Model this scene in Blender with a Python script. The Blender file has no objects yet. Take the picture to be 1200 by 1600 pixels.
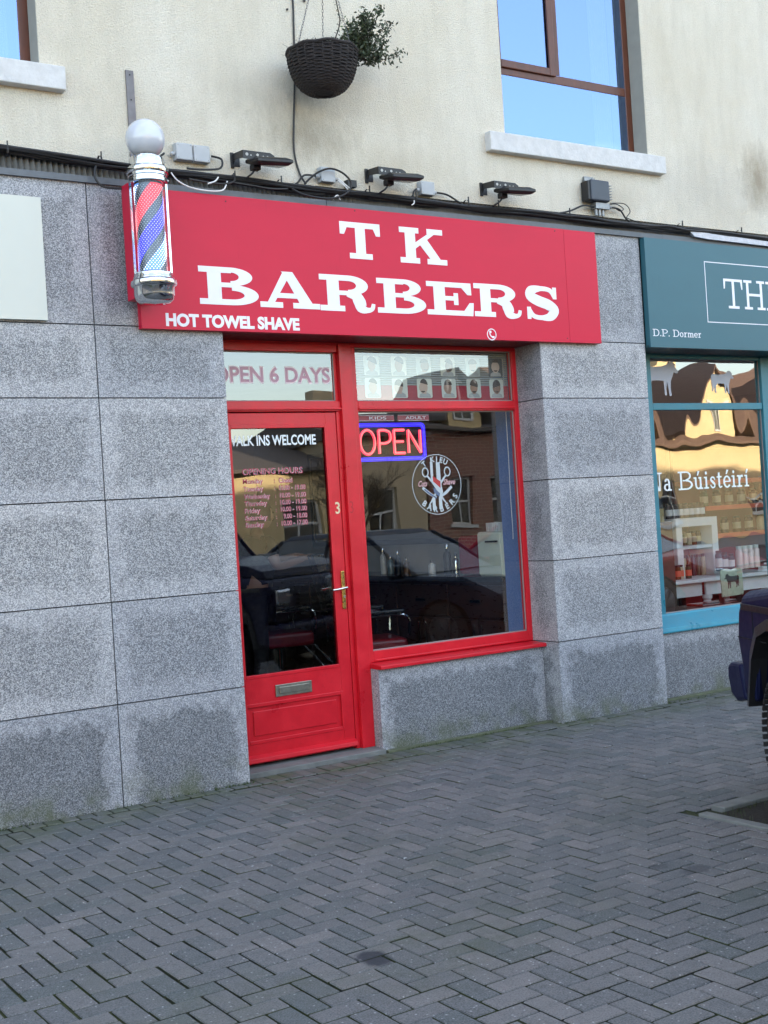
import bpy, bmesh, math, random
from math import sin, cos, pi, radians, sqrt
from mathutils import Vector, Matrix, noise
random.seed(7)
SC = bpy.context.scene
COL = SC.collection

# ------------------------------------------------------------------ camera, world, sun, exposure
def setup_camera():
    yaw, pit, rol = 0.583, 0.00393, -0.06245
    f = Vector((sin(yaw)*cos(pit), cos(yaw)*cos(pit), sin(pit)))
    r = Vector((cos(yaw), -sin(yaw), 0)); u = r.cross(f)
    r2 = r*cos(rol) + u*sin(rol); u2 = -r*sin(rol) + u*cos(rol)
    cam = bpy.data.objects.new('camera', bpy.data.cameras.new('camera'))
    COL.objects.link(cam)
    M = Matrix((( r2.x, u2.x, -f.x, 0.0), (r2.y, u2.y, -f.y, -7.0), (r2.z, u2.z, -f.z, 1.6), (0, 0, 0, 1)))
    cam.matrix_world = M
    cam.data.sensor_fit = 'VERTICAL'; cam.data.sensor_height = 36.0
    cam.data.lens = 36.0*1951/1600
    cam.data.clip_start = 0.05; cam.data.clip_end = 3000
    SC.camera = cam
setup_camera()
SUN_EL, SUN_AZ = radians(16), radians(12)      # azimuth measured from +Y towards +X
w = bpy.data.worlds.new("World"); SC.world = w; w.use_nodes = True
nt = w.node_tree; nt.nodes.clear()
sky = nt.nodes.new('ShaderNodeTexSky'); sky.sky_type = 'NISHITA'; sky.sun_disc = False
sky.sun_elevation = SUN_EL; sky.sun_rotation = SUN_AZ; sky.air_density = 1.0; sky.dust_density = 1.4; sky.ozone_density = 1.0
bg = nt.nodes.new('ShaderNodeBackground'); bg.inputs['Strength'].default_value = 0.15
out = nt.nodes.new('ShaderNodeOutputWorld')
# broken white cloud over the blue, procedural
tc = nt.nodes.new('ShaderNodeTexCoord'); mp = nt.nodes.new('ShaderNodeMapping'); mp.inputs['Scale'].default_value = (1.6, 1.6, 5.0)
nz = nt.nodes.new('ShaderNodeTexNoise'); nz.inputs['Scale'].default_value = 1.7; nz.inputs['Detail'].default_value = 7
rp = nt.nodes.new('ShaderNodeValToRGB'); rp.color_ramp.elements[0].position = 0.56; rp.color_ramp.elements[1].position = 0.80
mx = nt.nodes.new('ShaderNodeMix'); mx.data_type = 'RGBA'
nt.links.new(tc.outputs['Generated'], mp.inputs['Vector']); nt.links.new(mp.outputs[0], nz.inputs['Vector'])
nt.links.new(nz.outputs['Fac'], rp.inputs[0]); rp.color_ramp.elements[0].color = (.12, .12, .12, 1); nt.links.new(rp.outputs[0], mx.inputs[0])
nt.links.new(sky.outputs[0], mx.inputs[6]); mx.inputs[7].default_value = (7.4, 7.1, 6.8, 1)
nt.links.new(mx.outputs[2], bg.inputs['Color']); nt.links.new(bg.outputs[0], out.inputs['Surface'])
sl = bpy.data.lights.new('sun', 'SUN'); sl.energy = 4.2; sl.angle = radians(0.5); sl.color = (1.0, 0.86, 0.66)
so = bpy.data.objects.new('sun', sl); COL.objects.link(so)
sd = Vector((sin(SUN_AZ)*cos(SUN_EL), cos(SUN_AZ)*cos(SUN_EL), sin(SUN_EL)))
so.rotation_euler = sd.to_track_quat('Z', 'Y').to_euler()
SC.view_settings.view_transform = 'Standard'; SC.view_settings.look = 'None'
SC.view_settings.exposure = 2.4; SC.view_settings.gamma = 1.0
SC.cycles.max_bounces = 8; SC.cycles.transparent_max_bounces = 16; SC.cycles.use_denoising = True
SC.cycles.caustics_reflective = False; SC.cycles.caustics_refractive = False
SC.cycles.sample_clamp_indirect = 6

# ------------------------------------------------------------------ materials
class NT:
    def __init__(s, name):
        s.m = bpy.data.materials.new(name); s.m.use_nodes = True; s.t = s.m.node_tree; s.t.nodes.clear()
        s.out = s.n('ShaderNodeOutputMaterial')
    def n(s, typ, **k):
        nd = s.t.nodes.new(typ)
        for a, b in k.items(): setattr(nd, a, b)
        return nd
    def l(s, a, b): s.t.links.new(a, b)
    def pos(s): return s.n('ShaderNodeNewGeometry').outputs['Position']
    def obj(s): return s.n('ShaderNodeTexCoord').outputs['Object']
    def mapv(s, v, sc):
        m = s.n('ShaderNodeMapping'); m.inputs['Scale'].default_value = sc; s.l(v, m.inputs['Vector']); return m.outputs[0]
    def noise(s, v, scale, detail=4, rough=.55, dist=0):
        q = s.n('ShaderNodeTexNoise'); q.inputs['Scale'].default_value = scale; q.inputs['Detail'].default_value = detail
        q.inputs['Roughness'].default_value = rough; q.inputs['Distortion'].default_value = dist; s.l(v, q.inputs['Vector']); return q.outputs['Fac']
    def vor(s, v, scale, feat='F1', out='Distance'):
        q = s.n('ShaderNodeTexVoronoi', feature=feat); q.inputs['Scale'].default_value = scale; s.l(v, q.inputs['Vector']); return q.outputs[out]
    def math(s, op, a, b=None, c=None, clamp=False):
        q = s.n('ShaderNodeMath', operation=op, use_clamp=clamp)
        for i, x in enumerate((a, b, c)):
            if x is None: continue
            if isinstance(x, (int, float)): q.inputs[i].default_value = x
            else: s.l(x, q.inputs[i])
        return q.outputs[0]
    def ramp(s, v, a, b, lo=0., hi=1.):
        q = s.n('ShaderNodeMapRange'); q.inputs[1].default_value = a; q.inputs[2].default_value = b
        q.inputs[3].default_value = lo; q.inputs[4].default_value = hi; s.l(v, q.inputs[0]); return q.outputs[0]
    def mix(s, f, a, b, mode='MIX'):
        q = s.n('ShaderNodeMix', data_type='RGBA', blend_type=mode)
        for i, x in ((0, f), (6, a), (7, b)):
            if isinstance(x, (int, float)): q.inputs[i].default_value = x
            elif isinstance(x, tuple): q.inputs[i].default_value = (*x, 1) if len(x) == 3 else x
            else: s.l(x, q.inputs[i])
        return q.outputs[2]
    def bsdf(s, col, rough=.5, metal=0, spec=.5, bump=None, bstr=.3, bdist=.01, coat=0, emit=None, estr=0, trans=0, alpha=None):
        p = s.n('ShaderNodeBsdfPrincipled')
        def put(k, x):
            if x is None: return
            if isinstance(x, (int, float)): p.inputs[k].default_value = x
            elif isinstance(x, tuple): p.inputs[k].default_value = (*x, 1)
            else: s.l(x, p.inputs[k])
        put('Base Color', col); put('Roughness', rough); put('Metallic', metal); put('Specular IOR Level', spec)
        put('Coat Weight', coat); put('Transmission Weight', trans); put('Alpha', alpha)
        if coat: p.inputs['Coat Roughness'].default_value = .08
        if emit is not None: put('Emission Color', emit); put('Emission Strength', estr)
        if bump is not None:
            b = s.n('ShaderNodeBump'); b.inputs['Strength'].default_value = bstr; b.inputs['Distance'].default_value = bdist
            s.l(bump, b.inputs['Height']); s.l(b.outputs[0], p.inputs['Normal'])
        s.l(p.outputs[0], s.out.inputs['Surface']); return s.m
_M = {}
def pm(name, c, rough=.5, metal=0, var=.12, scale=12, spec=.5, bump=0, bscale=60, coat=0, stretch=(1, 1, 1), emit=None, estr=0):
    """plain surface with soft mottling and a little bump"""
    if name in _M: return _M[name]
    n = NT(name); v = n.mapv(n.pos(), stretch)
    f = n.noise(v, scale, 5)
    d = tuple(max(0, x*(1-var*1.6)) for x in c); u = tuple(min(1, x*(1+var)) for x in c)
    col = n.mix(f, d, u)
    rg = n.ramp(n.noise(v, scale*2.3, 3), .3, .7, rough*.85, min(1, rough*1.15))
    _M[name] = n.bsdf(col, rg, metal, spec, n.noise(v, bscale, 3) if bump else None, bump, .01, coat, emit, estr)
    return _M[name]

def m_granite():
    n = NT('speckled grey granite'); p = n.pos()
    a = n.vor(p, 205, out='Color'); sep = n.n('ShaderNodeSeparateColor'); n.l(a, sep.inputs[0])
    g = sep.outputs[0]
    fine = n.noise(p, 150, 3, .8)
    s1 = n.math('ADD', n.math('MULTIPLY', g, .55), n.math('MULTIPLY', fine, .6))
    r = n.n('ShaderNodeValToRGB'); n.l(s1, r.inputs[0]); e = r.color_ramp.elements
    e[0].position = .26; e[0].color = (.085, .09, .10, 1); e[1].position = .86; e[1].color = (.56, .57, .58, 1)
    x = r.color_ramp.elements.new(.50); x.color = (.195, .205, .225, 1)
    x = r.color_ramp.elements.new(.66); x.color = (.345, .355, .38, 1)
    # pale bleached margin along slab joints, darker damp middles (uv = metres inside slab, uv2 = slab size)
    uv = n.n('ShaderNodeUVMap', uv_map='slab').outputs[0]; s = n.n('ShaderNodeSeparateXYZ'); n.l(uv, s.inputs[0])
    ed = n.math('MINIMUM', s.outputs[0], s.outputs[1])
    big = n.noise(p, 3.2, 5, .65); big2 = n.noise(p, 11, 4, .6)
    ed = n.math('ADD', ed, n.math('MULTIPLY', n.math('SUBTRACT', big2, .5), .30))
    pale = n.ramp(ed, .0, .12, 1., .0)
    z = n.n('ShaderNodeSeparateXYZ'); n.l(p, z.inputs[0])
    low = n.ramp(z.outputs[2], 0.50, 0.72, .9, .07)
    c = n.mix(n.ramp(big, .30, .68, 0, .42), r.outputs[0], (.62, .62, .62), 'MULTIPLY')
    c = n.mix(n.ramp(n.noise(n.mapv(p, (1, 1, .25)), 9, 5, .6), .5, .75, 0, .22), c, (.70, .70, .68), 'MULTIPLY')
    c = n.mix(n.math('MULTIPLY', n.math('SUBTRACT', 1., pale), n.math('MULTIPLY', low, .50)), c, (.42, .44, .45), 'MULTIPLY')
    c = n.mix(n.math('MULTIPLY', pale, .30), c, (1.0, 1.0, 1.05), 'SCREEN' if False else 'MIX')
    c = n.mix(n.math('MULTIPLY', pale, .8), c, r.outputs[0])
    tt = n.n('ShaderNodeAttribute', attribute_name='slabtone'); c = n.mix(1., c, n.mix(n.n('ShaderNodeSeparateColor').outputs[0] if False else tt.outputs['Fac'], (.86, .87, .90), (1.10, 1.08, 1.06)), 'MULTIPLY')
    # moss near the ground
    moss = n.math('MULTIPLY', n.ramp(z.outputs[2], .0, .22, 1., 0.), n.ramp(n.noise(p, 6, 5), .42, .62, 0., .75))
    c = n.mix(moss, c, (.085, .10, .045))
    return n.bsdf(c, .42, 0, .45, s1, .25, .004)
def m_render():
    n = NT('cream roughcast render'); p = n.pos()
    s = n.n('ShaderNodeSeparateXYZ'); n.l(p, s.inputs[0])
    fine = n.noise(p, 95, 4, .7); grit = n.vor(p, 120)
    big = n.noise(p, 1.3, 5, .6); mid = n.noise(n.mapv(p, (5, 5, 1.2)), 1.6, 6, .65)
    c = n.mix(n.ramp(big, .3, .7), (.66, .605, .495), (.76, .72, .63))
    c = n.mix(n.ramp(mid, .45, .75, 0, .28), c, (.42, .38, .31))
    c = n.mix(n.ramp(fine, .3, .62, .42, 0), c, (.36, .32, .25))
    # grime patches with their own place and shape
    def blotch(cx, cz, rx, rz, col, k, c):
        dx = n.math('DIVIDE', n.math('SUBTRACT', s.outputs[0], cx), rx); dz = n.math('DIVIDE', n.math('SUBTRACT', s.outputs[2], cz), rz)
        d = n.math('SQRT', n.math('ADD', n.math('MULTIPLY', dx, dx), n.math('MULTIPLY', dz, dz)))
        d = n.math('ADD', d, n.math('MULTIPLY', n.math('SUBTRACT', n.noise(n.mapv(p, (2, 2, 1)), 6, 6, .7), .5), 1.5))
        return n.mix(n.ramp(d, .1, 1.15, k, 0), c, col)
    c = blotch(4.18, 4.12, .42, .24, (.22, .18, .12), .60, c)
    c = blotch(3.85, 4.33, .35, .20, (.36, .35, .30), .30, c)
    c = blotch(4.9, 3.98, .6, .18, (.38, .33, .24), .35, c)
    c = blotch(8.62, 4.25, .22, .32, (.22, .17, .10), .7, c)
    c = blotch(8.0, 4.1, .7, .3, (.40, .38, .34), .35, c)
    c = blotch(3.1, 4.05, .45, .28, (.42, .38, .30), .35, c)
    c = blotch(6.9, 3.95, .5, .13, (.38, .33, .25), .35, c)
    h = n.math('ADD', fine, n.math('MULTIPLY', grit, .7))
    return n.bsdf(c, .9, 0, .2, h, .55, .012)
def m_brick():
    n = NT('blue grey concrete paver'); p = n.pos()
    a = n.n('ShaderNodeAttribute', attribute_name='tone'); sep = n.n('ShaderNodeSeparateColor'); n.l(a.outputs['Color'], sep.inputs[0])
    c = n.mix(sep.outputs[0], (.100, .107, .112), (.176, .168, .166))
    c = n.mix(n.ramp(sep.outputs[1], .75, 1., 0, .8), c, (.066, .086, .088))
    c = n.mix(n.ramp(n.noise(p, 1.1, 4), .35, .7, 0, .45), c, (.065, .072, .078))
    g = n.noise(p, 150, 3, .8)
    c = n.mix(n.ramp(g, .46, .62, .0, .50), c, (.215, .22, .235))
    c = n.mix(n.ramp(g, .36, .48, .55, .0), c, (.040, .044, .052))
    fl = n.n('ShaderNodeTexVoronoi'); fl.inputs['Scale'].default_value = 75; n.l(p, fl.inputs['Vector']); fs_ = n.n('ShaderNodeSeparateColor'); n.l(fl.outputs['Color'], fs_.inputs[0])
    c = n.mix(n.math('MULTIPLY', n.math('GREATER_THAN', fs_.outputs[0], .93), n.ramp(fl.outputs['Distance'], .15, .4, .7, 0)), c, (.42, .43, .45))
    big = n.noise(p, 14, 5, .65)
    c = n.mix(n.ramp(big, .5, .8, 0, .35), c, (.052, .058, .054))
    s = n.n('ShaderNodeSeparateXYZ'); n.l(p, s.inputs[0])
    moss = n.math('MULTIPLY', n.ramp(s.outputs[1], -.55, -.02, 0., 1.), n.ramp(n.noise(p, 5, 5), .40, .62, 0.2, .85))
    c = n.mix(moss, c, (.072, .088, .045))
    dmp = n.math('MULTIPLY', n.ramp(n.noise(p, .8, 3), .52, .68, 0, .5), n.ramp(n.noise(p, 9, 4), .4, .6, .3, 1.))
    c = n.mix(dmp, c, (.075, .088, .062))
    # two dark spill patches
    def spot(cx, cy, rx, ry, c, k=.75):
        dx = n.math('DIVIDE', n.math('SUBTRACT', s.outputs[0], cx), rx); dy = n.math('DIVIDE', n.math('SUBTRACT', s.outputs[1], cy), ry)
        d = n.math('SQRT', n.math('ADD', n.math('MULTIPLY', dx, dx), n.math('MULTIPLY', dy, dy)))
        d = n.math('ADD', d, n.math('MULTIPLY', n.math('SUBTRACT', n.noise(p, 16, 4), .5), .8))
        return n.mix(n.ramp(d, .7, 1.05, k, 0), c, (.022, .026, .036))
    c = spot(2.39, -3.127, .062, .10, c, .9); c = spot(4.01, -3.19, .09, .055, c, .5); c = spot(3.93, -3.05, .05, .045, c, .4)
    # trodden gum and droppings
    v = n.n('ShaderNodeTexVoronoi', feature='F1'); v.inputs['Scale'].default_value = 3.4; v.inputs['Randomness'].default_value = 1; n.l(n.mapv(p, (1, 1, 0.001)), v.inputs['Vector'])
    vs = n.n('ShaderNodeSeparateColor'); n.l(v.outputs['Color'], vs.inputs[0])
    wob = n.math('ADD', v.outputs['Distance'], n.math('MULTIPLY', n.math('SUBTRACT', n.noise(p, 60, 2), .5), .03))
    gum = n.math('MULTIPLY', n.math('LESS_THAN', wob, n.ramp(vs.outputs[1], 0, 1, .018, .055)), n.math('GREATER_THAN', vs.outputs[0], .55))
    c = n.mix(n.math('MULTIPLY', gum, .8), c, (.50, .53, .56))
    return n.bsdf(c, n.ramp(big, .3, .7, .62, .82), 0, .35, n.math('ADD', g, big), .35, .004)
def m_joint():
    n = NT('mossy sand joint'); p = n.pos()
    c = n.mix(n.ramp(n.noise(p, 2.4, 4), .42, .60), (.030, .031, .030), (.048, .058, .026))
    c = n.mix(n.ramp(n.noise(p, 40, 4), .4, .7, 0, .6), c, (.06, .075, .03))
    return n.bsdf(c, .95, 0, .2, n.noise(p, 120, 4), .8, .01)
def m_glass(name, tint=(.93, .96, .95), r0=.10, wav=0, wscale=(1.2, 1.2, .7), gcol=(1, 1, 1), rough=0.0):
    """thin coated glass: see-through, mirror part grows towards grazing; only the outer skin mirrors"""
    n = NT(name); ge = n.n('ShaderNodeNewGeometry')
    d = n.n('ShaderNodeVectorMath', operation='DOT_PRODUCT'); n.l(ge.outputs['Incoming'], d.inputs[0]); n.l(ge.outputs['Normal'], d.inputs[1])
    c = n.math('ABSOLUTE', d.outputs['Value'])
    f = n.math('MULTIPLY_ADD', n.math('POWER', n.math('SUBTRACT', 1., c, clamp=True), 5.), 1-r0, r0)
    f = n.math('MULTIPLY', f, n.math('SUBTRACT', 1., ge.outputs['Backfacing']))
    gl = n.n('ShaderNodeBsdfGlossy'); gl.inputs['Roughness'].default_value = rough; gl.inputs['Color'].default_value = (*gcol, 1)
    if wav:
        b = n.n('ShaderNodeBump'); b.inputs['Strength'].default_value = 1; b.inputs['Distance'].default_value = wav
        n.l(n.noise(n.mapv(n.pos(), wscale), 1.6, 1, .4), b.inputs['Height']); n.l(b.outputs[0], gl.inputs['Normal'])
    tr = n.n('ShaderNodeBsdfTransparent'); tr.inputs['Color'].default_value = (*tuple(sqrt(x) for x in tint), 1)
    mx = n.n('ShaderNodeMixShader'); n.l(f, mx.inputs[0]); n.l(tr.outputs[0], mx.inputs[1]); n.l(gl.outputs[0], mx.inputs[2])
    n.l(mx.outputs[0], n.out.inputs['Surface']); return n.m
def m_paint(name, c, rough=.33):
    n = NT(name); p = n.pos()
    v = n.mapv(p, (14, 14, 2.5))
    f = n.noise(p, 7, 5)
    col = n.mix(n.ramp(f, .3, .7), tuple(x*.86 for x in c), tuple(min(1, x*1.06) for x in c))
    col = n.mix(n.ramp(n.noise(p, 45, 4), .60, .80, 0, .35), col, tuple(x*.55 for x in c))
    return n.bsdf(col, n.ramp(f, .3, .7, rough*.8, rough*1.3), 0, .5, n.noise(v, 14, 4), .12, .004)
GR = m_granite(); RENDER = m_render(); BRICK = m_brick(); JOINT = m_joint()
RED = m_paint('glossy red paint', (.62, .010, .022)); TEAL = m_paint('teal gloss paint', (.028, .20, .27)); TEALD = m_paint('bright teal paint', (.028, .25, .35))
GLASS = m_glass('shop window glass', r0=.17, wav=.002)
GLASSB = m_glass('wavy shop window glass', r0=.26, wav=.0036, wscale=(1.5, 1, 1.1))
GLASSU = m_glass('upstairs window glass', tint=(.5, .55, .55), r0=.46, gcol=(.42, .60, 1.0))  # blue mirror tint puts extra sky blue into the reflection
def m_sign(name, c, spec=.5, rough=.22):
    n = NT(name); p = n.pos()
    f = n.noise(n.mapv(p, (2, 2, 5)), 1.5, 4)
    col = n.mix(f, tuple(x*.93 for x in c), tuple(min(1, x*1.05) for x in c))
    col = n.mix(n.ramp(n.noise(n.mapv(p, (9, 9, 1)), 5, 5), .62, .85, 0, .25), col, tuple(x*.6 for x in c))
    return n.bsdf(col, rough, 0, spec, n.noise(p, 2.2, 2), .05, .01)
SIGNRED = m_sign('satin red sign board', (.58, .009, .043), .22, .28)
SIGNTEAL = m_sign('satin teal sign board', (.030, .118, .155), .4, .35)
LETTER = pm('white vinyl letters', (.80, .80, .86), .35, var=.04, scale=4)
CREAM = pm('pale cream panel', (.60, .62, .56), .4, var=.04, scale=3)
GREYTRIM = pm('grey aluminium trim', (.115, .13, .15), .45, var=.2, scale=18)
BLACK = pm('black plastic', (.012, .012, .014), .42, var=.2, scale=30, bump=.05)
CABLE = pm('black cable sheath', (.014, .014, .016), .5, var=.3, scale=25)
DARK = pm('dark void', (.012, .012, .012), .9)
WOODBR = pm('brown woodgrain window frame', (.115, .034, .016), .38, var=.35, scale=5, stretch=(6, 6, 1.2), bump=.05)
SILL = pm('painted concrete sill', (.62, .62, .62), .75, var=.16, scale=22, bump=.3)
CHROME = pm('polished chrome', (.62, .63, .64), .09, 1.0, var=.05, scale=20)
GALV = pm('dull galvanised steel', (.30, .31, .32), .5, .8, var=.25, scale=20)
GREYBOX = pm('grey plastic junction box', (.42, .44, .46), .5, var=.1, scale=16)
BRASS = pm('worn brass', (.62, .42, .13), .28, 1.0, var=.15, scale=30)
NICKEL = pm('tarnished steel', (.38, .36, .30), .38, .9, var=.25, scale=30)
CONC = pm('weathered concrete', (.17, .18, .175), .9, var=.3, scale=9, bump=.5, bscale=80)
CONCG = pm('mossy concrete', (.11, .125, .075), .9, var=.4, scale=12, bump=.5, bscale=80)
WHITEP = pm('white plastic', (.75, .75, .75), .4, var=.05)

# ------------------------------------------------------------------ object helpers
def wloc(o):
    v = Vector((0, 0, 0))
    while o is not None: v = v + o.location; o = o.parent
    return v
def tag(o, label=None, cat=None, group=None, kind=None):
    if label: o['label'] = label
    if cat: o['category'] = cat
    if group: o['group'] = group
    if kind: o['kind'] = kind
    return o
def thing(name, label, cat, loc=(0, 0, 0), group=None):
    o = bpy.data.objects.new(name, None); COL.objects.link(o); o.location = loc; o.empty_display_size = .05
    return tag(o, label, cat, group)
class MB:
    def __init__(s): s.v = []; s.f = []; s.mi = []; s.uv = None; s.R = None
    def add(s, vs, fs, m=0):
        b = len(s.v); s.v += [tuple(v) for v in vs]; s.f += [[i+b for i in f] for f in fs]; s.mi += [m]*len(fs); return s
    def box(s, x0, x1, y0, y1, z0, z1, m=0):
        vs = [(x, y, z) for x in (x0, x1) for y in (y0, y1) for z in (z0, z1)]
        return s.add(vs, [(0, 1, 3, 2), (4, 6, 7, 5), (0, 4, 5, 1), (2, 3, 7, 6), (0, 2, 6, 4), (1, 5, 7, 3)], m)
    def obox(s, c, ax, ay, az, hx, hy, hz, m=0):
        c, ax, ay, az = Vector(c), Vector(ax), Vector(ay), Vector(az)
        vs = [c+ax*a*hx+ay*b*hy+az*d*hz for a in (-1, 1) for b in (-1, 1) for d in (-1, 1)]
        return s.add(vs, [(0, 1, 3, 2), (4, 6, 7, 5), (0, 4, 5, 1), (2, 3, 7, 6), (0, 2, 6, 4), (1, 5, 7, 3)], m)
    def tube(s, pts, r, n=8, m=0, caps=True, flat=1):
        pts = [Vector(p) for p in pts]; rs = r if isinstance(r, (list, tuple)) else [r]*len(pts)
        rings = []; prev = None
        for i, p in enumerate(pts):
            d = (pts[min(i+1, len(pts)-1)] - pts[max(i-1, 0)])
            d = d.normalized() if d.length > 1e-9 else Vector((0, 0, 1))
            if prev is None:
                a = Vector((0, 0, 1)) if abs(d.z) < .9 else Vector((1, 0, 0)); prev = d.cross(a).normalized()
            u = (prev - d*prev.dot(d)); u = u.normalized() if u.length > 1e-6 else d.orthogonal().normalized(); prev = u; v = d.cross(u)
            rings.append([p + (u*cos(2*pi*k/n) + v*sin(2*pi*k/n)*flat)*rs[i] for k in range(n)])
        vs = [q for r_ in rings for q in r_]; fs = []
        for i in range(len(pts)-1):
            for k in range(n):
                a, b = i*n+k, i*n+(k+1) % n; fs.append((a, b, b+n, a+n))
        if caps: fs.append(tuple(range(n-1, -1, -1))); fs.append(tuple(range((len(pts)-1)*n, len(pts)*n)))
        return s.add(vs, fs, m)
    def lathe(s, prof, c=(0, 0, 0), n=32, m=0, axis='Z', a0=0, a1=2*pi):
        c = Vector(c); vs = []; full = abs(a1-a0-2*pi) < 1e-6; k = n if full else n+1
        for r, h in prof:
            for j in range(k):
                t = a0+(a1-a0)*j/n
                x, y = r*cos(t), r*sin(t)
                q = (x, y, h) if axis == 'Z' else (x, h, y) if axis == 'Y' else (h, x, y)
                vs.append(c+Vector(q))
        fs = []
        for i in range(len(prof)-1):
            for j in range(n):
                a, b = i*k+j, i*k+(j+1) % k
                fs.append((a, b, b+k, a+k))
        return s.add(vs, fs, m)
    def prism(s, poly, y0, y1, m=0, plane='XZ'):
        """2-D polygon extruded between y0 and y1"""
        n = len(poly)
        def q(p, d): return (p[0], d, p[1]) if plane == 'XZ' else (p[0], p[1], d) if plane == 'XY' else (d, p[0], p[1])
        vs = [q(p, y0) for p in poly]+[q(p, y1) for p in poly]
        fs = [tuple(range(n)), tuple(range(2*n-1, n-1, -1))]+[(i, i+n, (i+1) % n+n, (i+1) % n) for i in range(n)]
        return s.add(vs, fs, m)
    def xf(s, M):
        s.v = [tuple(M @ Vector(v)) for v in s.v]; return s
    def build(s, name, mats, parent=None, smooth=False, bevel=0, seg=2, base=None):
        me = bpy.data.meshes.new(name)
        if parent is not None: off = wloc(parent)
        elif base is not None: off = Vector(base)
        else:
            xs, ys, zs = zip(*s.v); off = Vector(((min(xs)+max(xs))/2, (min(ys)+max(ys))/2, min(zs)))
        me.from_pydata([tuple(Vector(v)-off) for v in s.v], [], s.f); 
        for mt in (mats if isinstance(mats, (list, tuple)) else [mats]): me.materials.append(mt)
        if any(s.mi): me.polygons.foreach_set('material_index', s.mi)
        b = bmesh.new(); b.from_mesh(me); bmesh.ops.recalc_face_normals(b, faces=b.faces); b.to_mesh(me); b.free()
        if smooth: me.polygons.foreach_set('use_smooth', [True]*len(me.polygons))
        o = bpy.data.objects.new(name, me); COL.objects.link(o)
        if parent is not None: o.parent = parent
        else: o.location = off
        if smooth and smooth != 'all':
            try: me.set_sharp_from_angle(angle=radians(35))
            except Exception: pass
        if bevel:
            md = o.modifiers.new('bevel', 'BEVEL'); md.width = bevel; md.segments = seg; md.limit_method = 'ANGLE'; md.angle_limit = radians(40)
        return o
def B(name, mat, parent, *boxes, bevel=0, **k):
    m = MB()
    for b in boxes: m.box(*b)
    return m.build(name, mat, parent, bevel=bevel, **k)
def copy_tree(o, parent=None):
    c = o.copy(); COL.objects.link(c); c.parent = parent
    for ch in list(o.children): copy_tree(ch, c)
    return c
def structure(o): o['kind'] = 'structure'; return o
def cat_rom(P, n=8):
    P = [Vector(p) for p in P]; o = []
    for i in range(len(P)-1):
        a, b, c, d = P[max(i-1, 0)], P[i], P[i+1], P[min(i+2, len(P)-1)]
        for k in range(n):
            t = k/n; o.append(.5*((2*b)+(c-a)*t+(2*a-5*b+4*c-d)*t*t+(3*b-a-3*c+d)*t**3))
    o.append(P[-1]); return o

# ------------------------------------------------------------------ lettering
def font_text(name, txt, x0, x1, z0, z1, y, mat, parent, bold=0., ext=.0012, shear=0, scale_z=True, adv=1.0):
    """sans lettering made into mesh, fitted to a box on a wall plane"""
    cu = bpy.data.curves.new(name, 'FONT'); cu.body = txt; cu.size = 1; cu.offset = bold; cu.extrude = .5; cu.shear = shear; cu.resolution_u = 4; cu.space_character = adv
    ob = bpy.data.objects.new(name, cu); COL.objects.link(ob)
    dg = bpy.context.evaluated_depsgraph_get(); me = bpy.data.meshes.new_from_object(ob.evaluated_get(dg))
    bpy.data.objects.remove(ob)
    xs = [v.co.x for v in me.vertices]; ys = [v.co.y for v in me.vertices]
    ax, bx, ay, by = min(xs), max(xs), min(ys), max(ys); off = wloc(parent) if parent else Vector((0, 0, 0))
    for v in me.vertices:
        X = x0+(v.co.x-ax)/(bx-ax)*(x1-x0); Z = z0+(v.co.y-ay)/(by-ay)*(z1-z0); Y = y-ext*(v.co.z+.5)
        v.co = Vector((X, Y, Z))-off
    me.materials.clear(); me.materials.append(mat)
    o = bpy.data.objects.new(name, me); COL.objects.link(o); o.parent = parent
    return o
def band(cx, cy, rx, ry, a0, a1, wx, wy, n=18):
    o = [(cx+rx*cos(radians(a0+(a1-a0)*i/n)), cy+ry*sin(radians(a0+(a1-a0)*i/n))) for i in range(n+1)]
    q = [(cx+(rx-wx)*cos(radians(a1+(a0-a1)*i/n)), cy+(ry-wy)*sin(radians(a1+(a0-a1)*i/n))) for i in range(n+1)]
    return o+q
def rect(x0, z0, x1, z1): return [(x0, z0), (x1, z0), (x1, z1), (x0, z1)]
def stroke(P, W, n=6):
    p = cat_rom([(a, b, 0) for a, b in P], n); m = len(p)-1; L = []; R = []
    for i, q in enumerate(p):
        t = i/m*(len(W)-1); k = min(int(t), len(W)-2); w = W[k]+(W[k+1]-W[k])*(t-k)
        d = (p[min(i+1, m)]-p[max(i-1, 0)]).normalized(); nx, ny = -d.y, d.x
        L.append((q.x+nx*w/2, q.y+ny*w/2)); R.append((q.x-nx*w/2, q.y-ny*w/2))
    return L+R[::-1]
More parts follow.
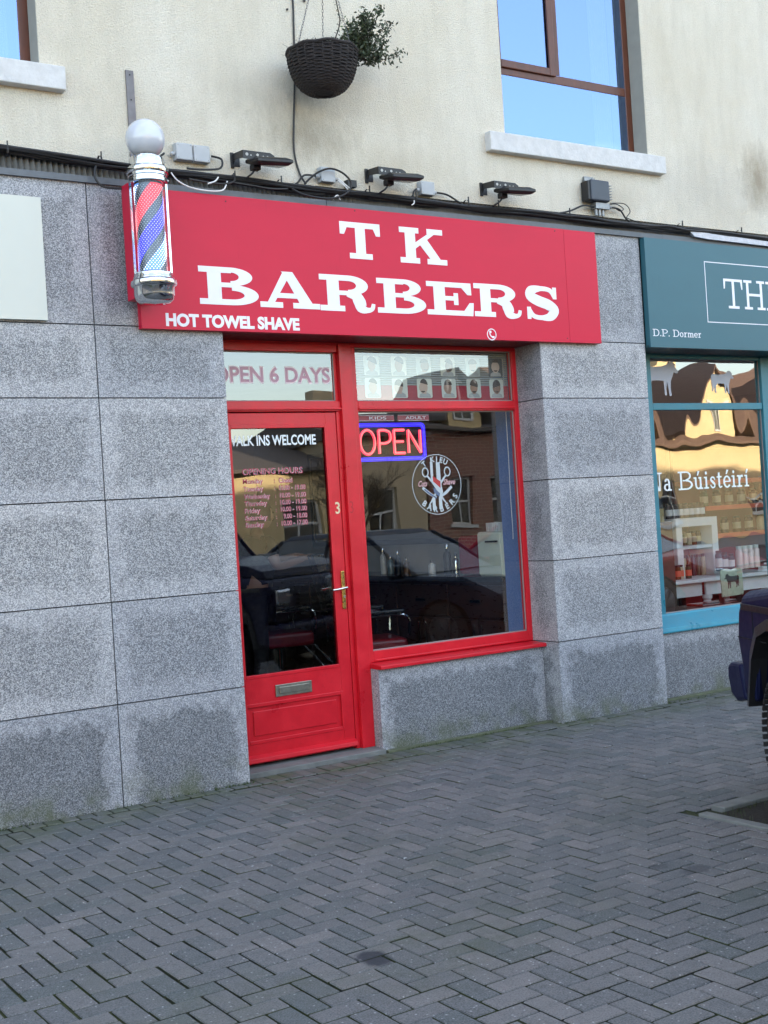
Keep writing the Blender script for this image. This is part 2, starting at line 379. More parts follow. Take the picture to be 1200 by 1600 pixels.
def slabs(heavy=True):
    s, t, h = (.295, .152, .12) if heavy else (.15, .085, .07)
    G = {}
    G['T'] = (1.20, [rect(.60-s/2, t/2, .60+s/2, 1-t/2), rect(.02, 1-t, 1.18, 1), [(0, .66), (t*.8, .66), (t*1.35, 1-t), (t*1.35, 1), (.0, 1)], [(1.2, .66), (1.2-t*.8, .66), (1.2-t*1.35, 1-t), (1.2-t*1.35, 1), (1.2, 1)], rect(.26, 0, .94, t)])
    G['K'] = (1.36, [rect(.16, t/2, .16+s, 1-t/2), rect(0, 0, .56, t), rect(0, 1-t, .56, 1), rect(.80, 1-t, 1.26, 1), [(.38, .36), (.38, .54), (.92, 1-t/2), (1.10, 1-t/2)], [(.56, .56), (.76, .74), (1.22, t/2), (.93, t/2)], rect(.78, 0, 1.36, t)])
    G['B'] = (1.28, [rect(.18, t/2, .18+s, 1-t/2), rect(0, 0, .72, t), rect(0, 1-t, .70, 1), rect(.40, .47, .74, .47+t*.8), band(.68, .755, .48, .245, -90, 90, s, t*.85), band(.70, .27, .58, .27, -90, 90, s*1.06, t)])
    G['P'] = (1.18, [rect(.18, t/2, .18+s, 1-t/2), rect(0, 0, .60, t), rect(0, 1-t, .66, 1), rect(.40, .42, .68, .42+t*.8), band(.66, .71, .50, .29, -90, 90, s, t)])
    G['D'] = (1.26, [rect(.18, t/2, .18+s, 1-t/2), rect(0, 0, .64, t), rect(0, 1-t, .64, 1), band(.62, .5, .62, .5, -90, 90, s, t)])
    G['R'] = (1.40, [rect(.18, t/2, .18+s, 1-t/2), rect(0, 0, .60, t), rect(0, 1-t, .72, 1), rect(.40, .45, .74, .45+t*.8), band(.70, .725, .50, .275, -90, 90, s, t),
                    stroke([(.66, .49), (.88, .44), (.97, .28), (1.02, .10), (1.16, .055), (1.28, .10), (1.32, .24)], [t*.9, s*.95, s*1.05, s*.9, t*1.0, t*.7, t*.55], 5)])
    G['A'] = (1.40, [[(.14, t/2), (.30, t/2), (.68, .84), (.60, 1), (.56, 1)], [(.52, 1), (.78, 1), (1.26, t/2), (.95, t/2), (.58, .90)], rect(.38, .27, .94, .27+t*.9), rect(0, 0, .52, t), rect(.76, 0, 1.40, t)])
    G['E'] = (1.22, [rect(.18, t/2, .18+s, 1-t/2), rect(0, 0, 1.10, t), rect(0, 1-t, 1.08, 1), rect(.38, .45, .74, .45+t*.85), rect(.70, .32, .70+t*.75, .68), [(1.22, .40), (1.22-t*.7, .40), (1.22-t*1.7, t), (1.22-t*1.7, 0), (1.19, 0)], [(1.17, .64), (1.17-t*.7, .64), (1.17-t*1.7, 1-t), (1.17-t*1.7, 1), (1.16, 1)]])
    G['H'] = (1.36, [rect(.16, t/2, .16+s, 1-t/2), rect(1.2-s, t/2, 1.2, 1-t/2), rect(0, 0, .52, t), rect(0, 1-t, .52, 1), rect(.84, 0, 1.36, t), rect(.84, 1-t, 1.36, 1), rect(.3, .46, 1.1, .46+t)])
    G['N'] = (1.36, [rect(.16, t/2, .16+t*1.2, 1-t/2), rect(1.2-t*1.2, t/2, 1.2, 1-t/2), rect(0, 0, .48, t), rect(0, 1-t, .40, 1), rect(.86, 1-t, 1.36, 1), [(.16, 1), (.44, 1), (1.2, .02), (.98, 0)]])
    G['S'] = (1.10, [stroke([(.93, .70), (.80, .90), (.52, .945), (.24, .88), (.20, .70), (.44, .56), (.72, .46), (.90, .30), (.78, .10), (.52, .052), (.26, .10), (.12, .32)], [t*.8, t*.9, t*.95, s*.95, s*1.0, s*1.1, s*1.1, s*1.0, s*.9, t*.95, t*.9, t*.8], 5), rect(.88, .64, .88+t*.75, 1.0), rect(.07, 0, .07+t*.75, .37)])
    x = .66
    def stem(cx, top=x, bot=0, f=1): return rect(cx-s/2, bot, cx+s/2, top)
    G['o'] = (.72, [band(.36, x/2, .36, x/2+.01, 0, 360, s, t)])
    G['r'] = (.62, [stem(.22), rect(0, 0, .46, t), rect(.02, x-t, .22, x), stroke([(.28, .38), (.38, .60), (.58, .60)], [t, t*1.2, s*.9])])
    G['n'] = (.86, [stem(.20), stem(.66, .46), rect(.02, 0, .40, t), rect(.50, 0, .84, t), rect(.02, x-t, .2, x), band(.46, .40, .275, x-.40, 0, 150, s, t)])
    G['m'] = (1.24, [stem(.18), stem(.62, .46), stem(1.06, .46), rect(.0, 0, .36, t), rect(.46, 0, .78, t), rect(.90, 0, 1.24, t), rect(.0, x-t, .18, x), band(.43, .40, .265, x-.40, 0, 150, s, t), band(.87, .40, .265, x-.40, 0, 150, s, t)])
    G['e'] = (.70, [band(.36, x/2, .36, x/2+.01, 0, 325, s, t), rect(.1, .31, .66, .31+t*.8)])
    G['a'] = (.72, [stem(.52, .46), band(.34, .42, .255, x-.42, 0, 160, s, t), band(.32, .19, .28, .20, 60, 330, s, t*.9), rect(.45, 0, .72, t)])
    G['u'] = (.86, [stem(.20, x, .2), stem(.64), rect(.02, x-t, .2, x), rect(.46, x-t, .64, x), rect(.6, 0, .84, t), band(.42, .24, .295, .25, 180, 320, s, t)])
    G['i'] = (.42, [stem(.21), rect(0, 0, .42, t), rect(.02, x-t, .21, x), band(.21, .86, .085, .085, 0, 360, .083, .083, 10)])
    G['I'] = (.42, [stem(.21), rect(0, 0, .42, t), rect(.02, x-t, .21, x), [(.16, .76), (.24, .74), (.40, .98), (.24, 1.0)]])
    G['s'] = (.58, [stroke([(.50, .46), (.40, .60), (.22, .60), (.12, .48), (.28, .36), (.44, .24), (.44, .08), (.22, .05), (.07, .2)], [t, t, t, s*.8, s, s*.9, t, t, t], 4)])
    G['t'] = (.50, [rect(.14, .12, .14+s, .86), rect(0, x-t, .46, x), stroke([(.14+s/2, .14), (.30, .04), (.48, .10)], [s, t, t*.7])])
    G['.'] = (.26, [band(.12, .09, .09, .09, 0, 360, .088, .088, 10)])
    G[' '] = (.42, [])
    G['U'] = (.86, G['u'][1]+[[(.34, .76), (.42, .74), (.58, .98), (.42, 1.0)]])
    G['É'] = (.70, G['e'][1]+[[(.28, .76), (.36, .74), (.54, .98), (.38, 1.0)]])
    return G
GH, GL = slabs(True), slabs(False)
def slab_text(name, txt, x0, x1, z0, z1, y, mat, parent, G=GH, gap=.09, ext=.0014):
    """own slab-serif lettering; every stroke sits a hair prouder than the last"""
    W = sum(G[c][0] for c in txt)+gap*(len(txt)-1); k = (x1-x0)/W; h = z1-z0; m = MB(); cx = x0
    for c in txt:
        for i, p in enumerate(G[c][1]):
            m.prism([(cx+a*k, z0+b*h) for a, b in p], y, y-ext-i*.00022)
        cx += (G[c][0]+gap)*k
    return m.build(name, mat, parent)

# ================================================================== GROUND
def paving():
    vs, fs, tn, mi = [], [], [], []
    rnd = random.Random(3)
    PIT = (4.695, 5.725, -3.105, -2.50)
    def brick(x0, x1, y0, y1):
        if y1 > -.0865 and y0 < -.0865: y1 = -.0865
        if x1 > PIT[0] and x0 < PIT[1] and y1 > PIT[2] and y0 < PIT[3]:
            if x0 < PIT[0]-.015: x1 = PIT[0]
            elif y1 > PIT[3]+.015: y0 = PIT[3]
            elif y0 < PIT[2]-.015: y1 = PIT[2]
            elif x1 > PIT[1]+.015: x0 = PIT[1]
            else: return
        g = .0050; x0 += g; x1 -= g; y0 += g; y1 -= g
        cx, cy = (x0+x1)/2, (y0+y1)/2
        a = rnd.gauss(0, .006); dz = rnd.gauss(0, .0011)+.0025*(noise.noise(Vector((cx*.9, cy*.9, 3))))
        tx, ty = rnd.gauss(0, .006), rnd.gauss(0, .006)
        dx, dy = rnd.gauss(0, .0008), rnd.gauss(0, .0008)
        b = len(vs); e = .0030
        for (qx, qy, qz) in [(x0, y0, -.03), (x1, y0, -.03), (x1, y1, -.03), (x0, y1, -.03), (x0, y0, -.0045), (x1, y0, -.0045), (x1, y1, -.0045), (x0, y1, -.0045), (x0+e, y0+e, 0), (x1-e, y0+e, 0), (x1-e, y1-e, 0), (x0+e, y1-e, 0)]:
            ux, uy = qx-cx, qy-cy
            vs.append((cx+ux*cos(a)-uy*sin(a)+dx, cy+ux*sin(a)+uy*cos(a)+dy, qz+dz+ux*tx+uy*ty))
        for r in (0, 4):
            for i in range(4): fs.append((b+r+i, b+r+(i+1) % 4, b+r+4+(i+1) % 4, b+r+4+i)); mi.append(1 if r == 0 else 0)
        mi.append(0)
        fs.append((b+8, b+9, b+10, b+11))
        t = (rnd.random(), rnd.random(), 0, 1); tn.extend([t]*12)
    U = .0970; ox, oy = 1.945, -3.505
    PIT = (4.70, 5.75, -3.10, -2.50)
    def ok(x0, x1, y0, y1):
        cx, cy = (x0+x1)/2, (y0+y1)/2
        if cx < -1.5 or cx > 13.5 or cy < -7.6 or y0 > -.11: return False
        return True
    for i in range(-140, 140):
        for j in range(-60, 60):
            X, Y = (i+4*j), i
            x0, y0 = ox+X*U, oy+Y*U
            if ok(x0, x0+2*U, y0, y0+U): brick(x0, x0+2*U, y0, y0+U)
            x0, y0 = ox+(X+2)*U, oy+(Y-1)*U
            if ok(x0, x0+U, y0, y0+2*U): brick(x0, x0+U, y0, y0+2*U)
    # cut pieces between the herringbone and the wall course
    x = -1.5
    while x < 13.4:
        brick(x, x+U, -.0864, .115); x += U
    me = bpy.data.meshes.new('pavement'); me.from_pydata(vs, [], fs)
    at = me.color_attributes.new('tone', 'FLOAT_COLOR', 'POINT')
    at.data.foreach_set('color', [c for t in tn for c in t])
    me.materials.append(BRICK); me.materials.append(JOINT); me.polygons.foreach_set('material_index', mi); o = bpy.data.objects.new('pavement', me); COL.objects.link(o); return structure(o)
paving()
g = MB().box(-4, 14, -8.2, .30, -.06, -.011).build('paving_bed', JOINT); structure(g)
ASPH = pm('asphalt', (.05, .05, .052), .9, var=.3, scale=30, bump=.6, bscale=200)
o = MB(); o.add([(-300, -400, -.09), (400, -400, -.09), (400, 300, -.09), (-300, 300, -.09)], [(0, 1, 2, 3)]); structure(o.build('ground', ASPH, base=(0, 0, -.09)))
o = MB(); o.box(-60, 90, -16.5, -8.35, -.088, -.05); structure(o.build('road', ASPH))
o = MB(); o.box(-60, 90, -8.35, -8.2, -.088, .005); structure(o.build('kerb', CONC, bevel=.01))
o = MB(); o.box(-60, 90, -24, -16.5, -.088, .03); structure(o.build('far_pavement', CONC))
# tree pit with concrete edging
SOIL = pm('dark wet soil', (.020, .016, .012), .95, var=.5, scale=25, bump=1., bscale=90)
m = MB(); m.box(4.76, 5.70, -3.10, -2.60, -.05, -.003)
me_o = m.build('soil', SOIL); tag(me_o, 'bare dark soil inside the concrete edging of the small tree pit', 'soil', kind='stuff')
pitn = tag(MB().box(4.86, 5.72, -2.60, -2.505, -.05, .018).build('pit_edging', CONC, bevel=.006), 'concrete edging strip on the shop side of the tree pit, beside the car tyre', 'kerb edging', 'edging strips round the tree pit')
pitn2 = tag(MB().box(4.695, 4.757, -3.10, -2.57, -.05, .015).build('pit_edging', CONC, bevel=.006), 'concrete edging strip on the near left side of the tree pit, closest to the viewer', 'kerb edging', 'edging strips round the tree pit')
def grass():
    m = MB(); r = random.Random(5)
    for k in range(170):
        e = r.random()
        if e < .55: x, y = r.uniform(4.77, 5.5), -2.61-abs(r.gauss(0, .03))
        elif e < .8: x, y = 4.77+abs(r.gauss(0, .03)), r.uniform(-3.0, -2.62)
        else: x, y = r.uniform(4.78, 5.4), r.uniform(-3, -2.6)
        a = r.uniform(0, 6.28); h = r.uniform(.008, .035); l = r.uniform(-.02, .02); w_ = .0022
        dx, dy = cos(a)*w_, sin(a)*w_
        m.add([(x-dx, y-dy, -.015), (x+dx, y+dy, -.015), (x+l+dx*.4, y+l*.7, h*.6), (x+l*2, y+l*1.6, h)], [(0, 1, 2), (0, 2, 3)])
    o = m.build('grass', pm('short grass', (.06, .085, .025), .7, var=.4, scale=40)); tag(o, 'tufts of short grass and weeds growing along the inside of the tree pit', 'grass', kind='stuff')
grass()
def weeds():
    m = MB(); r = random.Random(9)
    for (a, b, y0, n) in [(1.9, 2.15, -.0, 60), (3.25, 3.52, .0, 90), (2.6, 3.2, 0, 50), (4.7, 5.9, .12, 140), (6.05, 6.35, -.0, 60), (7.1, 7.7, .0, 80)]:
        for k in range(n):
            x = r.uniform(a, b); y = y0-abs(r.gauss(0, .008))-.004; t = r.uniform(0, 6.28); h = r.uniform(.004, .022); w_ = r.uniform(.002, .005)
            m.add([(x-cos(t)*w_, y-sin(t)*w_, 0), (x+cos(t)*w_, y+sin(t)*w_, 0), (x+r.gauss(0, .006), y+r.gauss(0, .004), h)], [(0, 1, 2)])
    tag(m.build('moss', pm('green moss', (.05, .075, .02), .9, var=.5, scale=50)), 'thin line of moss and tiny weeds where the paving meets the granite wall', 'moss', kind='stuff')
weeds()

# ================================================================== BUILDING
bld = thing('terraced_building', 'two storey cream rendered building with grey granite ground floor and brown framed windows', 'building', (5.0, 0, 0))
def wall_with_holes(x0, x1, z0, z1, holes, y0, y1):
    m = MB(); xs = sorted({x0, x1, *[h[0] for h in holes], *[h[1] for h in holes]}); zs = sorted({z0, z1, *[h[2] for h in holes], *[h[3] for h in holes]})
    for a, b in zip(xs, xs[1:]):
        # merge vertically to avoid seams
        run = None
        for c, d in zip(zs, zs[1:]):
            inh = any(h[0] <= a+1e-6 and b-1e-6 <= h[1] and h[2] <= c+1e-6 and d-1e-6 <= h[3] for h in holes)
            if inh:
                if run: m.box(a, b, y0, y1, run[0], run[1]); run = None
            else: run = (run[0], d) if run else (c, d)
        if run: m.box(a, b, y0, y1, run[0], run[1])
    return m
WINS = [(5.875, 7.325, 4.325, 6.0), (1.0, 2.435, 4.325, 6.0), (10.8, 12.2, 4.325, 6.0), (-3.9, -2.5, 4.325, 6.0)]
wall_with_holes(-8, 24.5, 3.795, 8.2, WINS, 0, .36).build('upper_wall', RENDER, bld)
# body behind and roof: shades the street as the real block does
body = MB()
for a in [(-8, 24.5, 9, 9.3, 0, 8.2), (-8, -7.7, .36, 9, 0, 8.2), (24.2, 24.5, .36, 9, 0, 8.2), (-7.7, 24.2, .36, 9, 8.0, 8.2), (-7.7, 24.2, .36, 9, 3.2, 3.4)]: body.box(*a)
body.build('rear_wall', RENDER, bld)
SLATE = pm('slate roof', (.10, .085, .075), .8, var=.3, scale=6, stretch=(1, 1, 6), bump=.3)
rf = MB(); rf.prism([(-.4, 8.2), (9.7, 8.2), (4.6, 11.0)], -8.3, 24.55, plane='YZ'); rf.build('roof', SLATE, bld)
# slabs
def slabset(name, slabs, y, parent):
    """slabs: (x0,x1,z0,z1[,axis]) front slabs 30 mm thick with 5 mm joints; uv 'slab' = distance to slab edge"""
    vs, fs, uv, tn = [], [], [], []
    J = .0035; rnd = random.Random(len(name)+len(slabs)*7+int(y*100))
    for sdef in slabs:
        x0, x1, z0, z1 = sdef[:4]
        ax = sdef[4] if len(sdef) > 4 else 'F'
        x0 += J; x1 -= J; z1 -= J; z0 += (J if z0 > .01 else 0)
        b = len(vs); e = .003; NX = max(2, int((x1-x0)/.12)); NZ = max(2, int((z1-z0)/.12))
        def P(u, v, d): return (u, y+d, v) if ax == 'F' else (sdef[5]+d*sdef[6], u, v)
        xs = [x0+(x1-x0)*i/NX for i in range(NX+1)]; zs = [z0+(z1-z0)*i/NZ for i in range(NZ+1)]
        for zz in zs:
            for xx in xs:
                vs.append(P(xx, zz, 0)); uv.append((min(xx-x0, x1-xx), min(zz-z0, z1-zz) if z0 > .01 else z1-zz))
        for j in range(NZ):
            for i in range(NX): q = b+j*(NX+1)+i; fs.append((q, q+1, q+NX+2, q+NX+1))
        rim = [(x0, z0), (x1, z0), (x1, z1), (x0, z1)]; c = len(vs); tone = rnd.random()
        for d in (0, .028):
            for a_, b_ in rim: vs.append(P(a_, b_, d)); uv.append((0, 0))
        for i in range(4): fs.append((c+i, c+(i+1) % 4, c+4+(i+1) % 4, c+4+i))
        tn += [tone]*(len(vs)-b)
    off = wloc(parent); me = bpy.data.meshes.new(name); me.from_pydata([tuple(Vector(v)-off) for v in vs], [], fs)
    me.color_attributes.new('slabtone', 'FLOAT_COLOR', 'POINT').data.foreach_set('color', [c for t_ in tn for c in (t_, t_, t_, 1)])
    l = me.uv_layers.new(name='slab')
    for lp in me.loops: l.data[lp.index].uv = uv[lp.vertex_index]
    me.materials.append(GR); o = bpy.data.objects.new(name, me); COL.objects.link(o); o.parent = parent; return o
rows = [(0, .6), (.6, 1.2), (1.2, 1.8), (1.8, 2.4), (2.4, 2.83)]
left = [(a, b, c, d) for a, b in ((-.68, .99), (.99, 1.83), (1.83, 2.668), (2.668, 3.50)) for c, d in rows]
left += [(.15, 3.50, c, d, 'S', 3.50, -1) for c, d in []]
left += [(a, b, 2.83, 3.665) for a, b in ((.99, 1.83), (1.83, 2.668), (2.668, 3.50))]
slabset('granite_pier', left, 0, bld)
right = [(6.08, 7.163, c, d) for c, d in rows]+[(6.08, 7.163, 2.83, 3.665)]
right += [(.0035-.0035, .33, c, d, 'S', 6.08, 1) for c, d in rows]
slabset('granite_pier', right, 0, bld)
slabset('granite_plinth', [(4.60, 6.08, 0, .565)]+[(.20, .40, 0, .565, 'S', 4.60, 1)], .175, bld)
slabset('granite_plinth', [(7.165, 9.6, 0, .53), (9.6, 12, 0, .53)], .13, bld)
core = MB()
for a in [(-8, 3.495, .031, .36, 0, 3.70), (6.112, 7.16, .031, .36, 0, 3.70), (4.632, 6.08, .206, .36, 0, .56), (7.163, 12, .161, .36, 0, .525), (3.495, 6.112, .031, .33, 2.82, 3.70), (7.16, 24.5, .031, .33, 2.81, 3.70), (12, 24.5, .031, .36, 0, 2.81)]: core.box(*a)
core.build('backing_wall', pm('dark mortar', (.03, .03, .032), .9), bld)
B('fascia_trim', GREYTRIM, bld, (-8, 4.3, -.022, .03, 3.662, 3.70), (4.303, 7.4, -.024, .03, 3.660, 3.698), (7.403, 20, -.022, .03, 3.662, 3.70))
# corrugated flashing showing in the slot above the fascia
cm = MB(); x = -2.0; i = 0; pv = []
while x < 14: pv.append((x, .012+.012*cos(i*pi))); x += .017; i += 1
n_ = len(pv); cm.add([(a, b-.004, 3.70) for a, b in pv]+[(a, b+.01, 3.80) for a, b in pv], [(k, k+1, n_+k+1, n_+k) for k in range(n_-1)])
cm.build('corrugated_flashing', pm('dull flashing', (.22, .22, .215), .6, .3, var=.4, scale=9), bld)
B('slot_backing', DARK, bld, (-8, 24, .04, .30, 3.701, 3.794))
# concrete strips at the foot of the walls
B('base_strip', CONCG, bld, (4.61, 6.08, .115, .172, -.03, .012), (7.165, 12, .07, .127, -.03, .016), bevel=.004)
B('threshold', CONC, bld, (3.505, 4.595, .118, .60, -.03, .030), bevel=.006)

# ---- upstairs windows
def upper_window(x0, x1, z0, z1, first):
    T = 'window'; fr = MB(); F = .065; y0, y1 = .14, .20
    fr.box(x0, x0+F, y0, y1, z0, z1); fr.box(x1-F, x1, y0, y1, z0, z1); fr.box(x0+F, x1-F, y0, y1, z0, z0+.055); fr.box(x0+F, x1-F, y0, y1, z1-.07, z1)
    zt = z0+.50; xm = x0+(x1-x0)*.46
    fr.box(x0+F, x1-F, y0, y1, zt, zt+.07); fr.box(xm-.035, xm+.035, y0+.001, y1, zt+.07, z1-.07)
    # opening casement in the left light stands proud
    a, b, c, d = x0+F-.012, xm-.02, zt+.052, z1-.06
    for q in [(a, a+.06, c, d), (b-.06, b, c, d), (a+.06, b-.06, c, c+.06), (a+.06, b-.06, d-.06, d)]: fr.box(q[0], q[1], y0-.018, y0-.001, q[2], q[3])
    f = fr.build(T, WOODBR, bld, bevel=.006)
    B('pane', GLASSU, f, (x0+F-.01, x1-F+.01, .1435, .149, z0+.04, z1-.05))
    # curtains and dim room
    cu = MB(); n = 40
    for (ca, cb) in ((x1-F-.20, x1-F-.01),):
        cu.add([(ca+(cb-ca)*k/n, .30+.012*sin(k*1.3), zz) for zz in (z0, z1) for k in range(n+1)], [(k, k+1, n+2+k, n+1+k) for k in range(n)])
    cu.build('curtain', pm('grey curtain', (.40, .42, .42), .9, var=.1), f)
    B('handle', WHITEP, f, (x0+.30, x0+.42, .19, .23, z0+.03, z0+.05))
    rm = MB(); rm.box(x0-.5, x1+.5, 2.4, 2.5, 3.4, 6.4); rm.box(x0-.6, x0-.5, .36, 2.5, 3.4, 6.4); rm.box(x1+.5, x1+.6, .36, 2.5, 3.4, 6.4); rm.box(x0-.5, x1+.5, .36, 2.5, 6.4, 6.5)
    rm.build('room_lining', pm('dim room wall', (.10, .11, .12), .9), f)
    B('reveal_lining', pm('grey painted reveal', (.36, .37, .35), .8, var=.1), f, (x1-.003, x1+.012, .004, .139, z0, z1))
    s = B('window_sill', SILL, bld, (x0-.19, x1+.13, -.065, .14, z0-.15, z0-.012), bevel=.006)
for wdef in WINS: upper_window(*wdef, True)

# ================================================================== SHOPFRONTS
fr = MB()
for a in [(4.50, 4.60, .262, .345, 0.03, 2.80), (3.52, 3.60, .29, .345, .03, 2.80), (3.60, 4.50, .285, .345, 2.745, 2.80), (3.60, 4.50, .283, .345, 2.342, 2.412),
          (4.468, 4.50, .292, .345, .03, 2.342), (4.476, 4.50, .30, .345, 2.412, 2.745), (4.60, 6.08, .285, .345, 2.785, 2.808),
          (4.60, 4.645, .285, .345, .60, 2.785), (6.038, 6.08, .285, .345, .60, 2.785), (4.645, 6.038, .285, .345, .60, .678), (4.645, 6.038, .283, .345, 2.340, 2.412),
          (3.52, 6.08, .29, .34, 2.801, 2.83), (4.645, 6.038, .268, .284, 2.352, 2.366), (3.60, 4.50, .268, .282, 2.352, 2.366), (4.655, 6.03, .274, .284, .606, .62)]: fr.box(*a)
frame = fr.build('shopfront_frame', RED, bld, bevel=.004)
MB().prism([(.31, .600), (.14, .590), (.132, .586), (.132, .565), (.14, .562), (.31, .562)], 4.60, 6.078, plane='YZ').build('window_sill', RED, bld, bevel=.003)
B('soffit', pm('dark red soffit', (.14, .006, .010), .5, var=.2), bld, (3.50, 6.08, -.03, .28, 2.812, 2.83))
sw = B('shop_window_pane', GLASS, bld, (4.640, 6.043, .312, .318, .67, 2.345), (4.640, 6.043, .312, .318, 2.408, 2.79))
tw = B('door_transom_pane', GLASS, bld, (3.595, 4.48, .312, .318, 2.408, 2.75))
# grey bead round glass
bd = MB()
for (x0, x1, z0, z1) in ((4.645, 6.038, .678, 2.340), (4.645, 6.038, 2.412, 2.785), (3.60, 4.476, 2.412, 2.745)):
    for q in ((x0, x0+.008, z0, z1), (x1-.008, x1, z0, z1), (x0, x1, z0, z0+.008), (x0, x1, z1-.008, z1)): bd.box(q[0], q[1], .304, .311, q[2], q[3])
bd.build('glazing_bead', pm('pale glazing putty', (.30, .26, .25), .7), bld)
# ---- door
door = MB()
for a in [(3.565, 3.65, .297, .34, .045, 2.335), (4.380, 4.464, .297, .34, .045, 2.335), (3.65, 4.38, .297, .34, 2.245, 2.335), (3.65, 4.38, .297, .34, .425, .610), (3.65, 4.38, .297, .34, .045, .185), (3.65, 4.38, .309, .335, .185, .425)]: door.box(*a)
for (x0, x1, z0, z1, y) in ((3.65, 4.38, .185, .425, .293), (3.65, 4.38, .61, 2.245, .294)):   # mouldings
    for q in ((x0-.012, x0+.012, z0-.012, z1+.012), (x1-.012, x1+.012, z0-.012, z1+.012), (x0+.012, x1-.012, z0-.012, z0+.012), (x0+.012, x1-.012, z1-.012, z1+.012)): door.box(q[0], q[1], y, .300, q[2], q[3])
dm = MB()
dm.prism([(.297, .105), (.262, .085), (.258, .060), (.297, .056)], 3.57, 4.462, plane='YZ')
dr = door.build('shop_door', RED, bld, bevel=.003)
dm.build('weather_bar', RED, dr, bevel=.002)
B('raised_panel', RED, dr, (3.70, 4.335, .301, .3085, .225, .385), bevel=.005)
B('pane', GLASS, dr, (3.64, 4.385, .316, .322, .60, 2.25))
m = MB()
for q in ((3.868, 4.143, .462, .540),): m.box(q[0], q[1], .288, .2965, q[2], q[3])
lp = m.build('letterplate', NICKEL, dr, bevel=.003)
B('flap', NICKEL, lp, (3.893, 4.118, .282, .2875, .480, .524), bevel=.003)
m = MB(); m.box(4.423, 4.452, .286, .2965, .99, 1.25)
hp = m.build('door_handle', BRASS, dr, bevel=.004)
m = MB(); m.tube(cat_rom([(4.438, .288, 1.135), (4.440, .245, 1.137), (4.420, .232, 1.137), (4.36, .236, 1.130), (4.325, .240, 1.128)], 5), .009, 10)
m.build('lever', pm('polished steel lever', (.7, .68, .62), .15, 1.), hp, smooth=True)
MB().lathe([(0, .280), (.009, .280), (.009, .288)], (4.438, 0, 1.075), 14, axis='Y').build('keyhole', NICKEL, hp)
font_text('door_number', '3', 4.416, 4.452, 1.640, 1.722, .2965, pm('cream number', (.75, .62, .40), .4), dr, bold=.015, ext=.002)
font_text('number_ghost', '3', 4.512, 4.540, 1.640, 1.722, .2615, pm('old paint outline', (.42, .012, .02), .5), frame, bold=-.01, ext=.0006)
# ---- window lettering
WV = pm('white window vinyl', (.78, .84, .86), .4, var=.03)
OUT = pm('pale outline vinyl', (.80, .68, .72), .4, var=.05); DKR = pm('dark red vinyl', (.38, .03, .07), .4, var=.05)
font_text('transom_lettering', 'OPEN 6 DAYS', 3.560, 4.452, 2.530, 2.652, .3118, OUT, tw, bold=.046, ext=.0008)
font_text('transom_lettering_fill', 'OPEN 6 DAYS', 3.567, 4.446, 2.540, 2.642, .3108, pm('dusty pink vinyl', (.50, .28, .36), .4), tw, bold=.020, ext=.0006)
font_text('walk_in_lettering', 'WALK INS WELCOME', 3.632, 4.307, 2.120, 2.190, .3158, WV, dr, bold=.022, ext=.0008)
def hours():
    x = 3.735; rows_ = [('OPENING HOURS', None, None, 1.928)]+[(a, b, c, z) for a, b, c, z in [
        ('Monday', 'Closed', None, 1.868), ('Tuesday', '10.00', '19.00', 1.818), ('Wednesday', '10.00', '19.00', 1.768), ('Thursday', '10.00', '19.00', 1.722),
        ('Friday', '10.00', '19.00', 1.675), ('Saturday', '9.00', '18.00', 1.628), ('Sunday', '10.00', '17.00', 1.582)]]
    wd = {'Monday': .148, 'Tuesday': .150, 'Wednesday': .196, 'Thursday': .172, 'Friday': .118, 'Saturday': .168, 'Sunday': .138}
    for k, (mt, bo, y, sfx) in enumerate(((OUT, .034, .3158, 'outline'), (DKR, .006, .3148, 'lettering'))):
        for a, b, c, z in rows_:
            h = .044 if b is None else .036
            if b is None: font_text('opening_hours_'+sfx, a, x, x+.455, z, z+h, y, mt, dr, bold=bo*.8, ext=.0007); continue
            low = .008 if 'y' in a else 0
            font_text('weekday_'+sfx, a, x, x+wd[a], z-low, z+h, y, mt, dr, bold=bo, ext=.0007)
            font_text('colon_'+sfx, ':', x+.232, x+.238, z, z+h*.7, y, mt, dr, bold=bo, ext=.0007)
            if c is None: font_text('hours_'+sfx, b, x+.268, x+.372, z, z+h, y, mt, dr, bold=bo, ext=.0007); continue
            wb = .092 if len(b) == 5 else .074
            font_text('hours_'+sfx, b+' - '+c, x+.268+(.092-wb), x+.470, z, z+h, y, mt, dr, bold=bo, ext=.0007)
hours()
